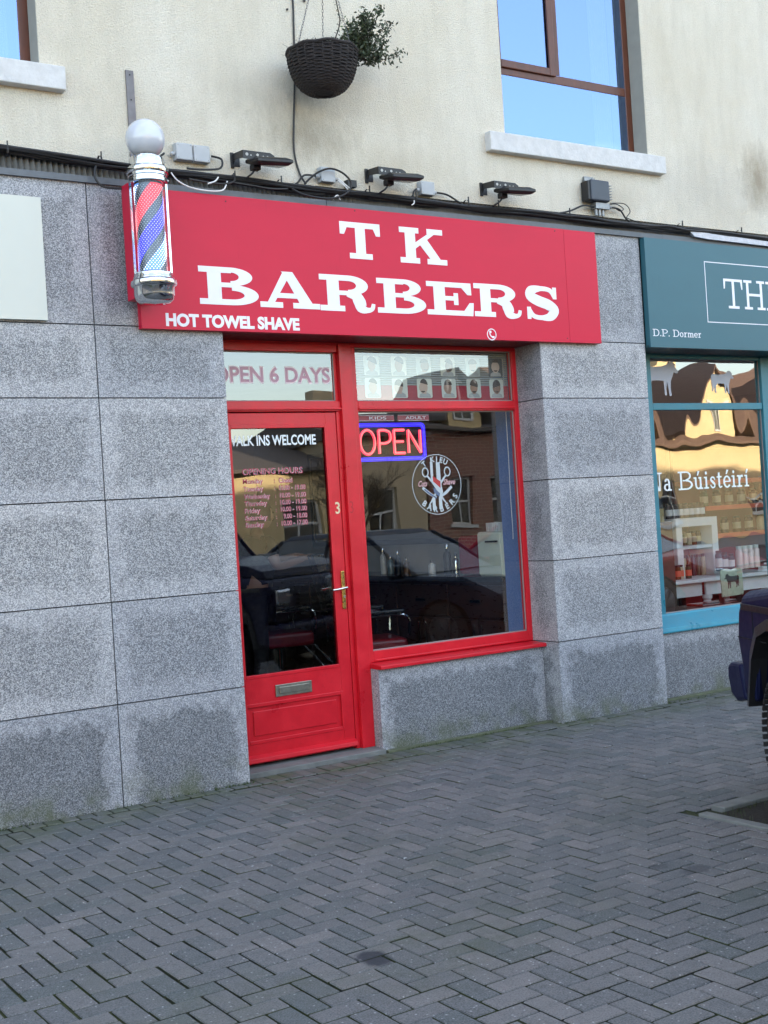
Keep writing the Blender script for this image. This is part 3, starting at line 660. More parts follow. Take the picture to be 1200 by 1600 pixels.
def logo():
    cx, cz, y = 5.294, 1.811, .3112; R = .218
    W_ = pm('silver white vinyl', (.46, .52, .55), .35, var=.05); PK = pm('pink script vinyl', (.60, .36, .38), .4); DB = pm('slate blue vinyl', (.10, .14, .24), .3); RD = pm('logo red vinyl', (.42, .03, .03), .4)
    m = MB(); m.prism(band(0, 0, R, R, 0, 360, .0045, .0045, 64), 0, -.0008); 
    # crossed scissors: finger rings, blades
    for sgn in (-1, 1):
        m.prism(band(sgn*.098, .090, .030, .036, 0, 360, .009, .009, 20), 0, -.0010)
        m.prism(stroke([(sgn*.082, .062), (sgn*.035, .010), (-sgn*.045, -.105), (-sgn*.085, -.150)], [.012, .016, .014, .003]), 0, -.0012-.0003*sgn)
        m.prism(stroke([(sgn*.13, -.020), (sgn*.07, -.065), (sgn*.01, -.095)], [.020, .022, .012]), 0, -.0019)
    # barber pole and clipper in the middle
    m.prism(rect(-.052, .02, -.030, .165), 0, -.0022); m.prism(rect(.0, .02, .034, .160), 0, -.0022)
    m.prism(rect(-.050, -.185, -.024, -.095), 0, -.0022); m.prism(rect(.008, -.180, .036, -.095), 0, -.0022)
    m.prism([(-.045, .02), (.02, -.09), (.048, -.06), (.03, .05)], 0, -.0024)
    m.xf(Matrix.Translation((cx, y, cz))); lg = m.build('window_logo', W_, sw)
    a = MB(); a.prism([(-.036, .062), (-.034, .022), (.028, -.028), (.030, .020)], 0, -.0030); a.xf(Matrix.Translation((cx, y, cz))); a.build('red_stripe', RD, lg)
    a = MB(); a.prism([(-.034, -.02), (-.034, -.055), (.012, -.092), (.020, -.066)], 0, -.0030)
    a.prism(stroke([(-.115, -.032), (-.07, -.065), (-.01, -.100)], [.010, .014, .008]), 0, -.0032); a.xf(Matrix.Translation((cx, y, cz))); a.build('blue_stripe', DB, lg)
    def arc(txt, r, a0, a1, flip, size, mat, nm):
        n = len(txt)
        for i, ch in enumerate(txt):
            if ch == ' ': continue
            t = radians(a0+(a1-a0)*i/(n-1)); px, pz = r*cos(t), r*sin(t); rot = t-pi/2 if not flip else t+pi/2
            cu = bpy.data.curves.new(nm, 'FONT'); cu.body = ch; cu.size = size; cu.extrude = .0006; cu.offset = .0016; cu.align_x = 'CENTER'; cu.align_y = 'CENTER'; cu.resolution_u = 2
            ob = bpy.data.objects.new(nm, cu); COL.objects.link(ob); dg = bpy.context.evaluated_depsgraph_get(); me = bpy.data.meshes.new_from_object(ob.evaluated_get(dg)); bpy.data.objects.remove(ob)
            me.transform(Matrix.Translation(Vector((cx+px, y-.0008, cz+pz))-wloc(lg)) @ Matrix.Rotation(-rot, 4, 'Y') @ Matrix.Rotation(pi/2, 4, 'X'))
            me.materials.clear(); me.materials.append(mat); o = bpy.data.objects.new(nm, me); COL.objects.link(o); o.parent = lg
    arc('T KIEU', .180, 125, 62, False, .055, W_, 'arched_letter')
    arc('BARBERS', .182, 228, 330, True, .060, W_, 'arched_letter')
    font_text('script_word', 'Cuts', cx-.165, cx-.085, cz-.012, cz+.030, y, PK, lg, bold=.02, ext=.0008, shear=.4)
    font_text('script_word', 'Shave', cx+.055, cx+.165, cz-.006, cz+.036, y, PK, lg, bold=.02, ext=.0008, shear=.4)
logo()

# ---- signs
sg = thing('shop_sign', 'long red barber fascia sign with white slab lettering TK BARBERS above the red shopfront', 'sign', (4.8, -.03, 2.81))
B('sign_board', SIGNRED, sg, (2.944, 6.334, -.05, -.002, 2.81, 3.655), (6.337, 6.652, -.0495, -.002, 2.81, 3.654))
slab_text('main_lettering', 'T', 4.372, 4.688, 3.320, 3.562, -.0502, LETTER, sg)
slab_text('main_lettering', 'K', 4.846, 5.238, 3.318, 3.562, -.0502, LETTER, sg)
for ch, a, b, c, d in [('B', 3.333, 3.740, 2.972, 3.207), ('A', 3.750, 4.186, 2.970, 3.203), ('R', 4.190, 4.628, 2.966, 3.204), ('B', 4.636, 5.034, 2.968, 3.202), ('E', 5.045, 5.448, 2.972, 3.202), ('R', 5.455, 5.895, 2.974, 3.208), ('S', 5.915, 6.258, 2.972, 3.212)]:
    slab_text('main_lettering', ch, a, b, c, d, -.0502, LETTER, sg)
font_text('tagline', 'HOT TOWEL SHAVE', 3.100, 4.024, 2.827, 2.908, -.0502, LETTER, sg, bold=.046)
m = MB(); cx, cz = 5.594, 2.848; KS = 1.28; 
m.prism(band(0, 0, .033, .033, 0, 360, .005, .005, 32), 0, -.001)
m.prism(stroke([(-.008, .020), (-.013, .004), (-.002, -.012), (.014, -.016)], [.010, .0065, .0065, .010]), 0, -.0012)
m.prism(rect(-.016, .008, -.002, .021), 0, -.0014); m.prism(rect(.003, -.021, .018, -.009), 0, -.0016)
m.xf(Matrix.Translation((cx, -.0502, cz)) @ Matrix.Diagonal((KS, 1, KS, 1))); m.build('phone_symbol', LETTER, sg)
m = MB()
for (a, b) in ((3.0, 3.61), (4.5, 3.64), (6.25, 3.635), (6.31, 2.84), (3.55, 3.62)): m.lathe([(0, -.0535), (.004, -.0535), (.005, -.0505)], (a, 0, b), 8, axis='Y')
m.build('fixing_screw', BLACK, sg)
ts = thing('teal_shop_sign', 'teal fascia sign of the neighbouring shop with thin white rectangle and serif lettering', 'sign', (8.6, -.03, 2.80))
B('sign_board', SIGNTEAL, ts, (7.172, 10.9, -.05, -.002, 2.795, 3.655))
m = MB()
for q in [(7.835, 10.3, 3.500, 3.507), (7.835, 10.3, 3.010, 3.017), (7.835, 7.842, 3.017, 3.500), (10.293, 10.3, 3.017, 3.500)]: m.box(q[0], q[1], -.0515, -.0502, q[2], q[3])
m.build('border_line', LETTER, ts)
slab_text('main_lettering', 'THE', 8.050, 8.80, 3.135, 3.378, -.0502, LETTER, ts, G=GL, gap=.10)
slab_text('name_lettering', 'D.P. Dormer', 7.204, 7.748, 2.882, 2.938, -.0502, LETTER, ts, G=GL, gap=.12)
cb = tag(B('cream_sign_board', CREAM, None, (.9, 2.383, -.03, -.002, 2.842, 3.546)), 'blank pale cream board fixed to the granite fascia at the left edge', 'sign board')

# ---- teal shopfront
tf = MB()
for a in [(7.165, 7.50, .285, .345, .53, 2.79), (7.50, 8.84, .285, .345, 2.335, 2.392), (8.84, 8.96, .275, .345, .62, 2.79), (7.50, 8.84, .287, .345, 2.762, 2.79), (8.96, 10.4, .285, .345, 2.335, 2.392), (8.96, 10.4, .287, .345, 2.762, 2.79), (10.4, 12, .28, .345, .62, 2.79), (7.165, 12, .29, .34, 2.791, 2.81)]: tf.box(*a)
tfo = tf.build('teal_shopfront_frame', TEAL, bld, bevel=.004)
MB().prism([(.345, .665), (.285, .665), (.275, .650), (.10, .575), (.095, .545), (.095, .532), (.345, .532)], 7.166, 12, plane='YZ').build('teal_sill', TEALD, bld, bevel=.004)
bp = B('butcher_window_pane', GLASSB, bld, (7.49, 8.85, .312, .318, .655, 2.34), (7.49, 8.85, .312, .318, 2.39, 2.768), (8.95, 10.41, .312, .318, .655, 2.34), (8.95, 10.41, .312, .318, 2.39, 2.768))
B('glazing_bead', pm('pale glazing putty', (.30, .26, .25), .7), tfo, (7.50, 7.508, .303, .311, .665, 2.335), (8.832, 8.84, .303, .311, .665, 2.335), (7.508, 8.832, .303, .311, .665, .673), (8.832, 8.84, .303, .311, 2.392, 2.762))
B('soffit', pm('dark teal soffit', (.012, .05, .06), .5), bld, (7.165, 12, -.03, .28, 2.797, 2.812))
slab_text('window_lettering', 'Na BUistÉirI', 7.395, 8.632, 1.668, 1.822, .3108, WV, bp, G=GL, gap=.10)
COWV = pm('frosted cow vinyl', (.42, .44, .50), .6, var=.05)
def cow_poly(s, cx, cz, flip=1):
    P = [(-.95, .15), (-1.0, .40), (-.96, .62), (-.80, .72), (-.3, .66), (.20, .70), (.45, .78), (.60, .95), (.68, .98), (.72, .90), (.86, .96), (.84, .86), (.98, .80), (.94, .66), (1.12, .46), (1.10, .38), (.96, .36), (.86, .42), (.80, .30), (.72, .12), (.66, .0), (.62, -.35), (.66, -.72), (.54, -.74), (.50, -.40), (.42, -.05), (.36, -.40), (.38, -.70), (.27, -.70), (.25, -.35), (.22, .0), (-.2, .02), (-.42, .0), (-.52, -.10), (-.60, -.35), (-.55, -.66), (-.66, -.68), (-.74, -.30), (-.72, -.12), (-.80, -.30), (-.84, -.55), (-.94, -.56), (-.90, -.20), (-.88, .10), (-.97, -.25)]
    return [(cx+flip*a*s, cz+b*s*.86) for a, b in P]
m = MB(); m.prism(cow_poly(.20, 7.62, 2.58), .3110, .3100); m.build('cow_silhouette', COWV, bp); m = MB(); m.prism(cow_poly(.135, 8.37, 2.56), .3110, .3100); m.build('cow_silhouette', COWV, bp)

# ================================================================== WALL FITTINGS
def barber_pole():
    X, Y = 2.914, -.335
    t = thing('barber_pole', 'illuminated chrome barber pole with white globe on the left end of the red sign', 'barber pole', (X, Y, 2.89))
    m = MB(); m.box(2.865, 3.02, -.185, -.052, 2.965, 3.645); m.build('mounting_board', SIGNRED, t, bevel=.003)
    m = MB(); m.box(2.89, 2.94, -.30, -.185, 3.62, 3.66); m.box(2.89, 2.94, -.30, -.185, 3.02, 3.05); m.build('bracket', GALV, t)
    n = 48
    g = NT('milky globe'); gm = g.bsdf(g.mix(g.noise(g.pos(), 9, 3), (.52, .55, .62), (.62, .65, .72)), .12, 0, .6, coat=.6)
    m = MB(); m.lathe([(max(.0005, .113*sin(a)), -.113*cos(a)) for a in [pi*k/28 for k in range(2, 29)]], (X, Y, 3.853), n); m.build('globe', gm, t, smooth='all')
    m = MB(); m.lathe([(.03, 3.755), (.068, 3.752), (.070, 3.742), (.098, 3.738), (.101, 3.730), (.101, 3.690), (.112, 3.683), (.121, 3.676), (.123, 3.664), (.119, 3.650), (.112, 3.645), (.112, 3.632), (.108, 3.628), (.108, 3.618), (.111, 3.614), (.111, 3.598), (.105, 3.592), (.02, 3.592)], (X, Y, 0), n); m.build('top_cap', CHROME, t, smooth=True)
    m = MB(); m.lathe([(.02, 3.078), (.105, 3.078), (.112, 3.072), (.112, 3.058), (.117, 3.050), (.119, 3.040), (.131, 3.030), (.133, 3.012), (.128, 3.000), (.120, 2.998), (.116, 2.992), (.116, 2.950), (.108, 2.925), (.088, 2.908), (.05, 2.902), (.0005, 2.900)], (X, Y, 0), n); m.build('bottom_cap', CHROME, t, smooth=True)
    core_ = NT('silvered inner drum'); cmn = core_.bsdf((.075, .09, .12), .25, .55, .5)
    m = MB(); m.lathe([(.078, 3.08), (.078, 3.59)], (X, Y, 0), n); co = m.build('inner_drum', cmn, t, smooth='all')
    # spiral rows of LEDs: lit red, blue and white bands, dim between
    def led(nm, cs, es, test, r=.0036):
        L = MB(); N = 26; Zs = 44
        for j in range(Zs):
            for k in range(N):
                a = 2*pi*(k+.5*(j % 2))/N; z = 3.092+j*(.49/Zs)
                ph = ((z-3.09)/.49*.80-a/(2*pi)*1.0) % 1.0
                if not test(ph): continue
                c = Vector((X+.0805*cos(a), Y+.0805*sin(a), z)); u = Vector((-sin(a), cos(a), 0)); w_ = Vector((cos(a), sin(a), 0)); v = Vector((0, 0, 1))
                L.add([c+u*r, c+v*r, c-u*r, c-v*r, c+w_*r*1.2], [(0, 1, 4), (1, 2, 4), (2, 3, 4), (3, 0, 4)])
        mt = NT(nm); M_ = mt.bsdf(cs, .3, emit=es[0], estr=es[1]); o = L.build(nm, M_, co); return o
    S = .46   # phase offset so that the bands fall as in the photograph
    def inb(lo, hi): return lambda p: lo <= (p+S) % 1.0 < hi
    led('red_light', (.8, .1, .1), ((1., .42, .45), .55), inb(.34, .56), .0029); led('blue_light', (.1, .1, .9), ((.55, .55, 1.), .50), inb(.0, .22), .0029); led('white_light', (.9, .9, 1), ((.8, .9, 1.), .50), inb(.68, .90))
    led('unlit_light', (.5, .55, .6), ((.4, .5, .7), .04), lambda p: not (inb(.0, .22)(p) or inb(.34, .56)(p) or inb(.68, .90)(p)), .0024)
    # coloured backing behind the lit bands
    for nm, lo, hi, c in (('red_band', .34, .56, (1., .02, .06)), ('blue_band', .0, .22, (.02, .02, 1.)), ('white_band', .68, .90, (.12, .32, .9))):
        Bm = MB(); N = 72; Zs = 60
        for j in range(Zs):
            for k in range(N):
                z0, z1 = 3.085+j*.50/Zs, 3.085+(j+1)*.50/Zs; a0, a1 = 2*pi*k/N, 2*pi*(k+1)/N
                ph = (((z0+z1)/2-3.09)/.49*.80-(a0+a1)/2/(2*pi)+S) % 1.0
                if lo+.01 <= ph < hi-.01: Bm.add([(X+.0792*cos(a), Y+.0792*sin(a), z) for a, z in ((a0, z0), (a1, z0), (a1, z1), (a0, z1))], [(0, 1, 2, 3)])
        mt = NT(nm); Bm.build(nm, mt.bsdf(tuple(x*.3 for x in c), .4, emit=c, estr=.20), co)
    m = MB(); m.lathe([(.100, 3.080), (.100, 3.592)], (X, Y, 0), n); m.build('clear_tube', m_glass('clear acrylic tube', r0=.035), t, smooth='all')
    m = MB()
    for a in (2.75, 5.9): m.box(X+.102*cos(a)-.006, X+.102*cos(a)+.006, Y+.102*sin(a)-.004, Y+.102*sin(a)+.004, 3.08, 3.592)
    m.build('side_rail', CHROME, t)
barber_pole()
m = MB(); m.box(2.957, 3.006, -.012, -.001, 3.80, 4.368); ms = m.build('metal_strap', pm('weathered steel strap', (.20, .19, .20), .6, .4, var=.25, scale=14), None)
tag(ms, 'flat grey metal strap with screw holes fixed upright to the wall above the barber pole', 'metal strap')
m = MB(); [m.lathe([(0, -.0132), (.005, -.0132)], (2.981, 0, z), 10, axis='Y') for z in (4.34, 4.19, 4.03)]; m.build('screw_hole', DARK, ms)

# floodlights
def flood(x, label):
    t = thing('flood_light', label, 'floodlight', (x, 0, 3.9), 'black floodlights on arms above the red sign')
    m = MB(); m.box(x-.011, x+.011, -.012, -.001, 3.848, 3.945)
    m.box(x-.011, x+.055, -.004, -.001, 3.86, 3.93); m.build('wall_plate', BLACK, t, bevel=.002)
    m = MB(); m.prism([(-.006, 3.938), (-.150, 3.924), (-.150, 3.872), (-.125, 3.880), (-.03, 3.895), (-.006, 3.862)], x+.004, x+.008, plane='YZ')
    m.prism([(x+.008, 3.924), (x+.195, 3.924), (x+.225, 3.908), (x+.225, 3.875), (x+.008, 3.872)], -.150, -.146); m.box(x+.004, x+.200, -.146, -.112, 3.920, 3.924); ar = m.build('arm', BLACK, t)
    for a, b, r in ((.030, 3.900, .010), (.058, 3.896, .005), (.105, 3.902, .009), (.145, 3.896, .005), (.175, 3.898, .005)):
        m = MB(); m.lathe([(0, -.1515), (r, -.1515), (r, -.1503)], (x+a, 0, b), 10, axis='Y'); m.build('arm_hole', pm('pale hole', (.45, .45, .43), .8), ar)
    m = MB(); x0, x1, y0, y1 = x+.055, x+.305, -.245, -.075; tl = .03
    def lay(k, h): return [(x0+k, y0+k, h-tl), (x1-k, y0+k, h-tl*.6), (x1-k, y1-k, h), (x0+k, y1-k, h)]
    vs = lay(.022, 3.852)+lay(.0, 3.866)+lay(.0, 3.884)+lay(.03, 3.903); fs = [(3, 2, 1, 0), (12, 13, 14, 15)]
    for q in (0, 4, 8): fs += [(q+i, q+(i+1) % 4, q+4+(i+1) % 4, q+4+i) for i in range(4)]
    m.add(vs, fs); hd = m.build('lamp_head', BLACK, t, bevel=.003)
    m = MB(); m.add(lay(.030, 3.8505), [(0, 1, 2, 3)]); m.build('lens', pm('dull lamp glass', (.115, .085, .088), .25, var=.1), hd)
    m = MB(); m.box(x+.075, x+.13, -.14, -.09, 3.815, 3.850); m.build('driver_box', BLACK, hd, bevel=.003)
    m = MB(); m.tube(cat_rom([(x+.10, -.115, 3.82), (x+.075, -.11, 3.79), (x+.06, -.08, 3.775), (x+.05, -.05, 3.765)], 6), .0065, 6); m.build('flex', CABLE, t, smooth=True)
flood(3.636, 'black floodlight on an arm nearest the barber pole, left of the hanging cable')
flood(4.640, 'black floodlight on an arm between the two small square grey junction boxes')
flood(5.618, 'black floodlight on an arm below the left end of the upstairs window sill')

def jbox(x0, x1, z0, z1, label, gl=True, d=.055):
    t = thing('junction_box', label, 'junction box', ((x0+x1)/2, 0, z0), 'grey junction boxes above the red sign')
    B('box_body', GREYBOX, t, (x0, x1, -d*.7, -.001, z0, z1), bevel=.004)
    B('box_lid', GREYBOX, t, (x0+.001, x1-.001, -d, -d*.7-.0015, z0+.001, z1-.001), bevel=.006)
    m = MB(); [m.lathe([(0, -d-.0012), (.0035, -d-.001), (.0035, -d+.001)], (a, 0, b), 8, axis='Y') for a in (x0+.014, x1-.014) for b in (z0+.014, z1-.014)]; m.build('lid_screw', GALV, t)
    if gl: m = MB(); m.tube([(x0-.028, -.03, (z0+z1)/2-.015), (x0, -.03, (z0+z1)/2-.015)], .013, 10); m.tube([(x1, -.03, (z0+z1)/2-.02), (x1+.022, -.03, (z0+z1)/2-.02)], .013, 10); m.build('cable_gland', GREYBOX, t, smooth=True)
    return t
jbox(3.235, 3.345, 3.850, 3.955, 'grey junction box, left one of the touching pair right of the barber pole globe')
jbox(3.352, 3.462, 3.848, 3.953, 'grey junction box, right one of the touching pair right of the barber pole globe', False)
jbox(4.255, 4.365, 3.812, 3.912, 'small grey junction box right of the hanging black cord, crossed by a black cable loop')
jbox(5.055, 5.170, 3.800, 3.895, 'small grey junction box between the middle and right floodlights')
def amp():
    t = thing('amplifier_box', 'dark grey aerial amplifier box with cooling fins below the upstairs window sill', 'amplifier box', (6.7, 0, 3.85))
    B('box_body', pm('dark blue grey casting', (.035, .045, .065), .35, var=.15), t, (6.60, 6.79, -.10, -.012, 3.885, 4.045), bevel=.012, seg=3)
    B('side_case', BLACK, t, (6.575, 6.598, -.09, -.012, 3.89, 4.035), bevel=.004)
    m = MB(); [m.box(6.792, 6.83, -.08, -.01, 3.91+i*.021, 3.914+i*.021) for i in range(6)]; m.build('cooling_fin', GALV, t)
    m = MB(); m.box(6.61, 6.70, -.02, -.001, 4.045, 4.085); m.box(6.60, 6.63, -.03, -.01, 4.05, 4.075); m.box(6.68, 6.71, -.03, -.01, 4.05, 4.075); m.build('mounting_bracket', GALV, t)
    m = MB(); m.box(6.66, 6.80, -.075, -.02, 3.835, 3.880); [m.tube([(a, -.05, 3.84), (a, -.05, 3.785)], .012, 8) for a in (6.68, 6.715, 6.75)]; m.tube([(6.80, -.05, 3.86), (6.84, -.05, 3.86)], .012, 8); m.build('splitter', GALV, t)
amp()
# cables
def bundle():
    r = random.Random(11); pts0 = [(-2, 3.84), (1.2, 3.828), (2.17, 3.812), (2.54, 3.795), (2.93, 3.778), (3.34, 3.780), (3.78, 3.768), (4.25, 3.762), (4.76, 3.768), (5.29, 3.760), (5.87, 3.757), (6.49, 3.758), (7.16, 3.752), (7.88, 3.752), (8.59, 3.752), (9.6, 3.76), (13, 3.75)]
    t = thing('cable_bundle', 'thick bundle of black cables running along the wall above the shop signs', 'cables', (5, -.02, 3.74))
    for k in range(9):
        oy, oz = -.018-.016*(k % 3)-r.uniform(0, .008), -.022+.012*(k//3)+r.uniform(-.006, .006); rad = r.choice([.006, .008, .011, .013])
        P = []; x = -1.9
        while x < 12.8:
            for (a, b), (c, d) in zip(pts0, pts0[1:]):
                if a <= x <= c: z = b+(d-b)*(x-a)/(c-a)
            P.append((x, oy+r.gauss(0, .004), z+oz+r.gauss(0, .0055))); x += r.uniform(.16, .34)
        m = MB(); m.tube(cat_rom(P, 4), rad, 7); m.build('cable', CABLE, t, smooth=True)
    m = MB()
    for x in (2.2, 2.75, 3.62, 3.95, 4.62, 5.0, 5.45, 5.72, 6.4, 7.6, 8.3):
        z = 3.765 if x > 3 else 3.79; m = MB(); m.lathe([(.034, -.006), (.034, .006)], (x, -.034, z), 12, axis='X'); m.box(x-.003, x+.003, -.068, -.060, z+.01, z+.05); m.build('cable_tie', BLACK, t)
    m = MB()
    for P in ([(3.16, -.04, 3.88), (3.12, -.06, 3.84), (3.14, -.06, 3.79), (3.2, -.05, 3.775)], [(3.48, -.03, 3.90), (3.54, -.05, 3.88), (3.52, -.06, 3.82), (3.40, -.06, 3.80), (3.3, -.05, 3.80)],
              [(4.23, -.03, 3.85), (4.13, -.05, 3.84), (4.08, -.05, 3.79), (4.05, -.05, 3.77)], [(4.02, -.05, 3.75), (4.10, -.09, 3.70), (4.28, -.10, 3.69), (4.42, -.09, 3.74), (4.46, -.09, 3.81), (4.40, -.09, 3.87), (4.30, -.09, 3.89), (4.20, -.08, 3.85), (4.12, -.06, 3.78)],
              [(5.03, -.03, 3.84), (4.99, -.05, 3.81), (4.98, -.05, 3.76)], [(5.19, -.03, 3.83), (5.28, -.04, 3.82), (5.36, -.05, 3.78), (5.40, -.05, 3.76)],
              [(6.66, -.05, 3.85), (6.55, -.05, 3.85), (6.42, -.05, 3.80), (6.25, -.05, 3.765), (6.0, -.05, 3.76)], [(6.84, -.05, 3.86), (6.93, -.05, 3.85), (7.0, -.05, 3.78), (7.1, -.05, 3.75), (7.4, -.05, 3.745)],
              [(3.62, -.05, 3.80), (3.60, -.08, 3.74), (3.5, -.07, 3.72), (3.3, -.07, 3.73)], [(2.72, -.05, 3.76), (2.70, -.07, 3.69), (2.74, -.08, 3.63), (2.85, -.10, 3.62)],
              [(4.0, -.05, 3.74), (3.86, -.08, 3.72), (3.74, -.07, 3.73), (3.6, -.06, 3.74)], [(6.1, -.05, 3.76), (6.5, -.04, 3.735), (6.9, -.04, 3.73), (7.3, -.04, 3.735)]):
        m = MB(); m.tube(cat_rom(P, 6), .0068, 7); m.build('loose_loop', CABLE, t, smooth=True)
    m = MB()
    for P in ([(6.84, -.04, 3.895), (6.98, -.05, 3.90), (7.04, -.05, 3.85), (7.0, -.05, 3.80), (6.98, -.05, 3.77)], [(6.82, -.04, 3.88), (6.90, -.05, 3.89), (6.97, -.05, 3.86), (6.93, -.05, 3.84), (6.88, -.05, 3.86)], [(6.99, -.04, 3.80), (7.2, -.04, 3.76), (7.5, -.04, 3.745)]):
        m = MB(); m.tube(cat_rom(P, 6), .0035, 6); m.build('thin_wire', CABLE, t, smooth=True)
    m = MB()
    for P in ([(3.19, -.06, 3.76), (3.22, -.08, 3.71), (3.30, -.085, 3.675), (3.42, -.085, 3.665), (3.52, -.08, 3.68), (3.56, -.07, 3.74)], [(3.05, -.06, 3.77), (3.10, -.08, 3.73), (3.16, -.08, 3.70)], [(3.42, -.08, 3.71), (3.47, -.08, 3.73), (3.50, -.07, 3.76)],
              [(4.33, -.06, 3.70), (4.36, -.07, 3.725), (4.385, -.06, 3.70)], [(4.985, -.055, 3.76), (4.98, -.06, 3.73), (4.96, -.06, 3.715)], [(4.385, -.05, 3.845), (4.44, -.06, 3.80), (4.47, -.06, 3.78)], [(4.385, -.05, 3.83), (4.42, -.06, 3.80), (4.45, -.06, 3.775)]):
        m = MB(); m.tube(cat_rom(P, 6), .0048, 6); m.build('white_wire', WHITEP, t, smooth=True)
bundle()
m = MB(); m.tube(cat_rom([(4.150, -.008, 6.5), (4.150, -.008, 5.1), (4.144, -.010, 4.85), (4.128, -.008, 4.5), (4.100, -.010, 4.2), (4.088, -.010, 4.0), (4.118, -.012, 3.86), (4.150, -.03, 3.79)], 6), .0065, 7)
tag(m.build('cord', CABLE, None, smooth=True), 'thin black cord running down the cream wall behind the hanging basket', 'cord')
m = MB(); m.add([(7.70, -.052, 3.715), (7.95, -.053, 3.690), (9.6, -.053, 3.672), (9.6, -.056, 3.712), (8.6, -.055, 3.722), (7.75, -.055, 3.752)], [(0, 1, 5), (1, 4, 5), (1, 2, 3, 4)])
m2 = MB(); m2.prism([(7.69, 3.735), (7.74, 3.700), (7.9, 3.690), (9.6, 3.672), (9.6, 3.715), (8.6, 3.722), (7.9, 3.738), (7.78, 3.757)], -.058, -.03)
tag(m2.build('plastic_wrap', pm('crumpled white plastic', (.55, .56, .62), .4, var=.2, scale=20, bump=.6, bscale=30), None), 'strip of crumpled white plastic sheet over the top edge of the teal sign', 'plastic sheet')
B('small_block', BLACK, None, (4.46, 4.53, -.05, -.002, 3.80, 3.845)); tag(bpy.data.objects['small_block'], 'small black plastic block on the wall right of the looped cable', 'adaptor')

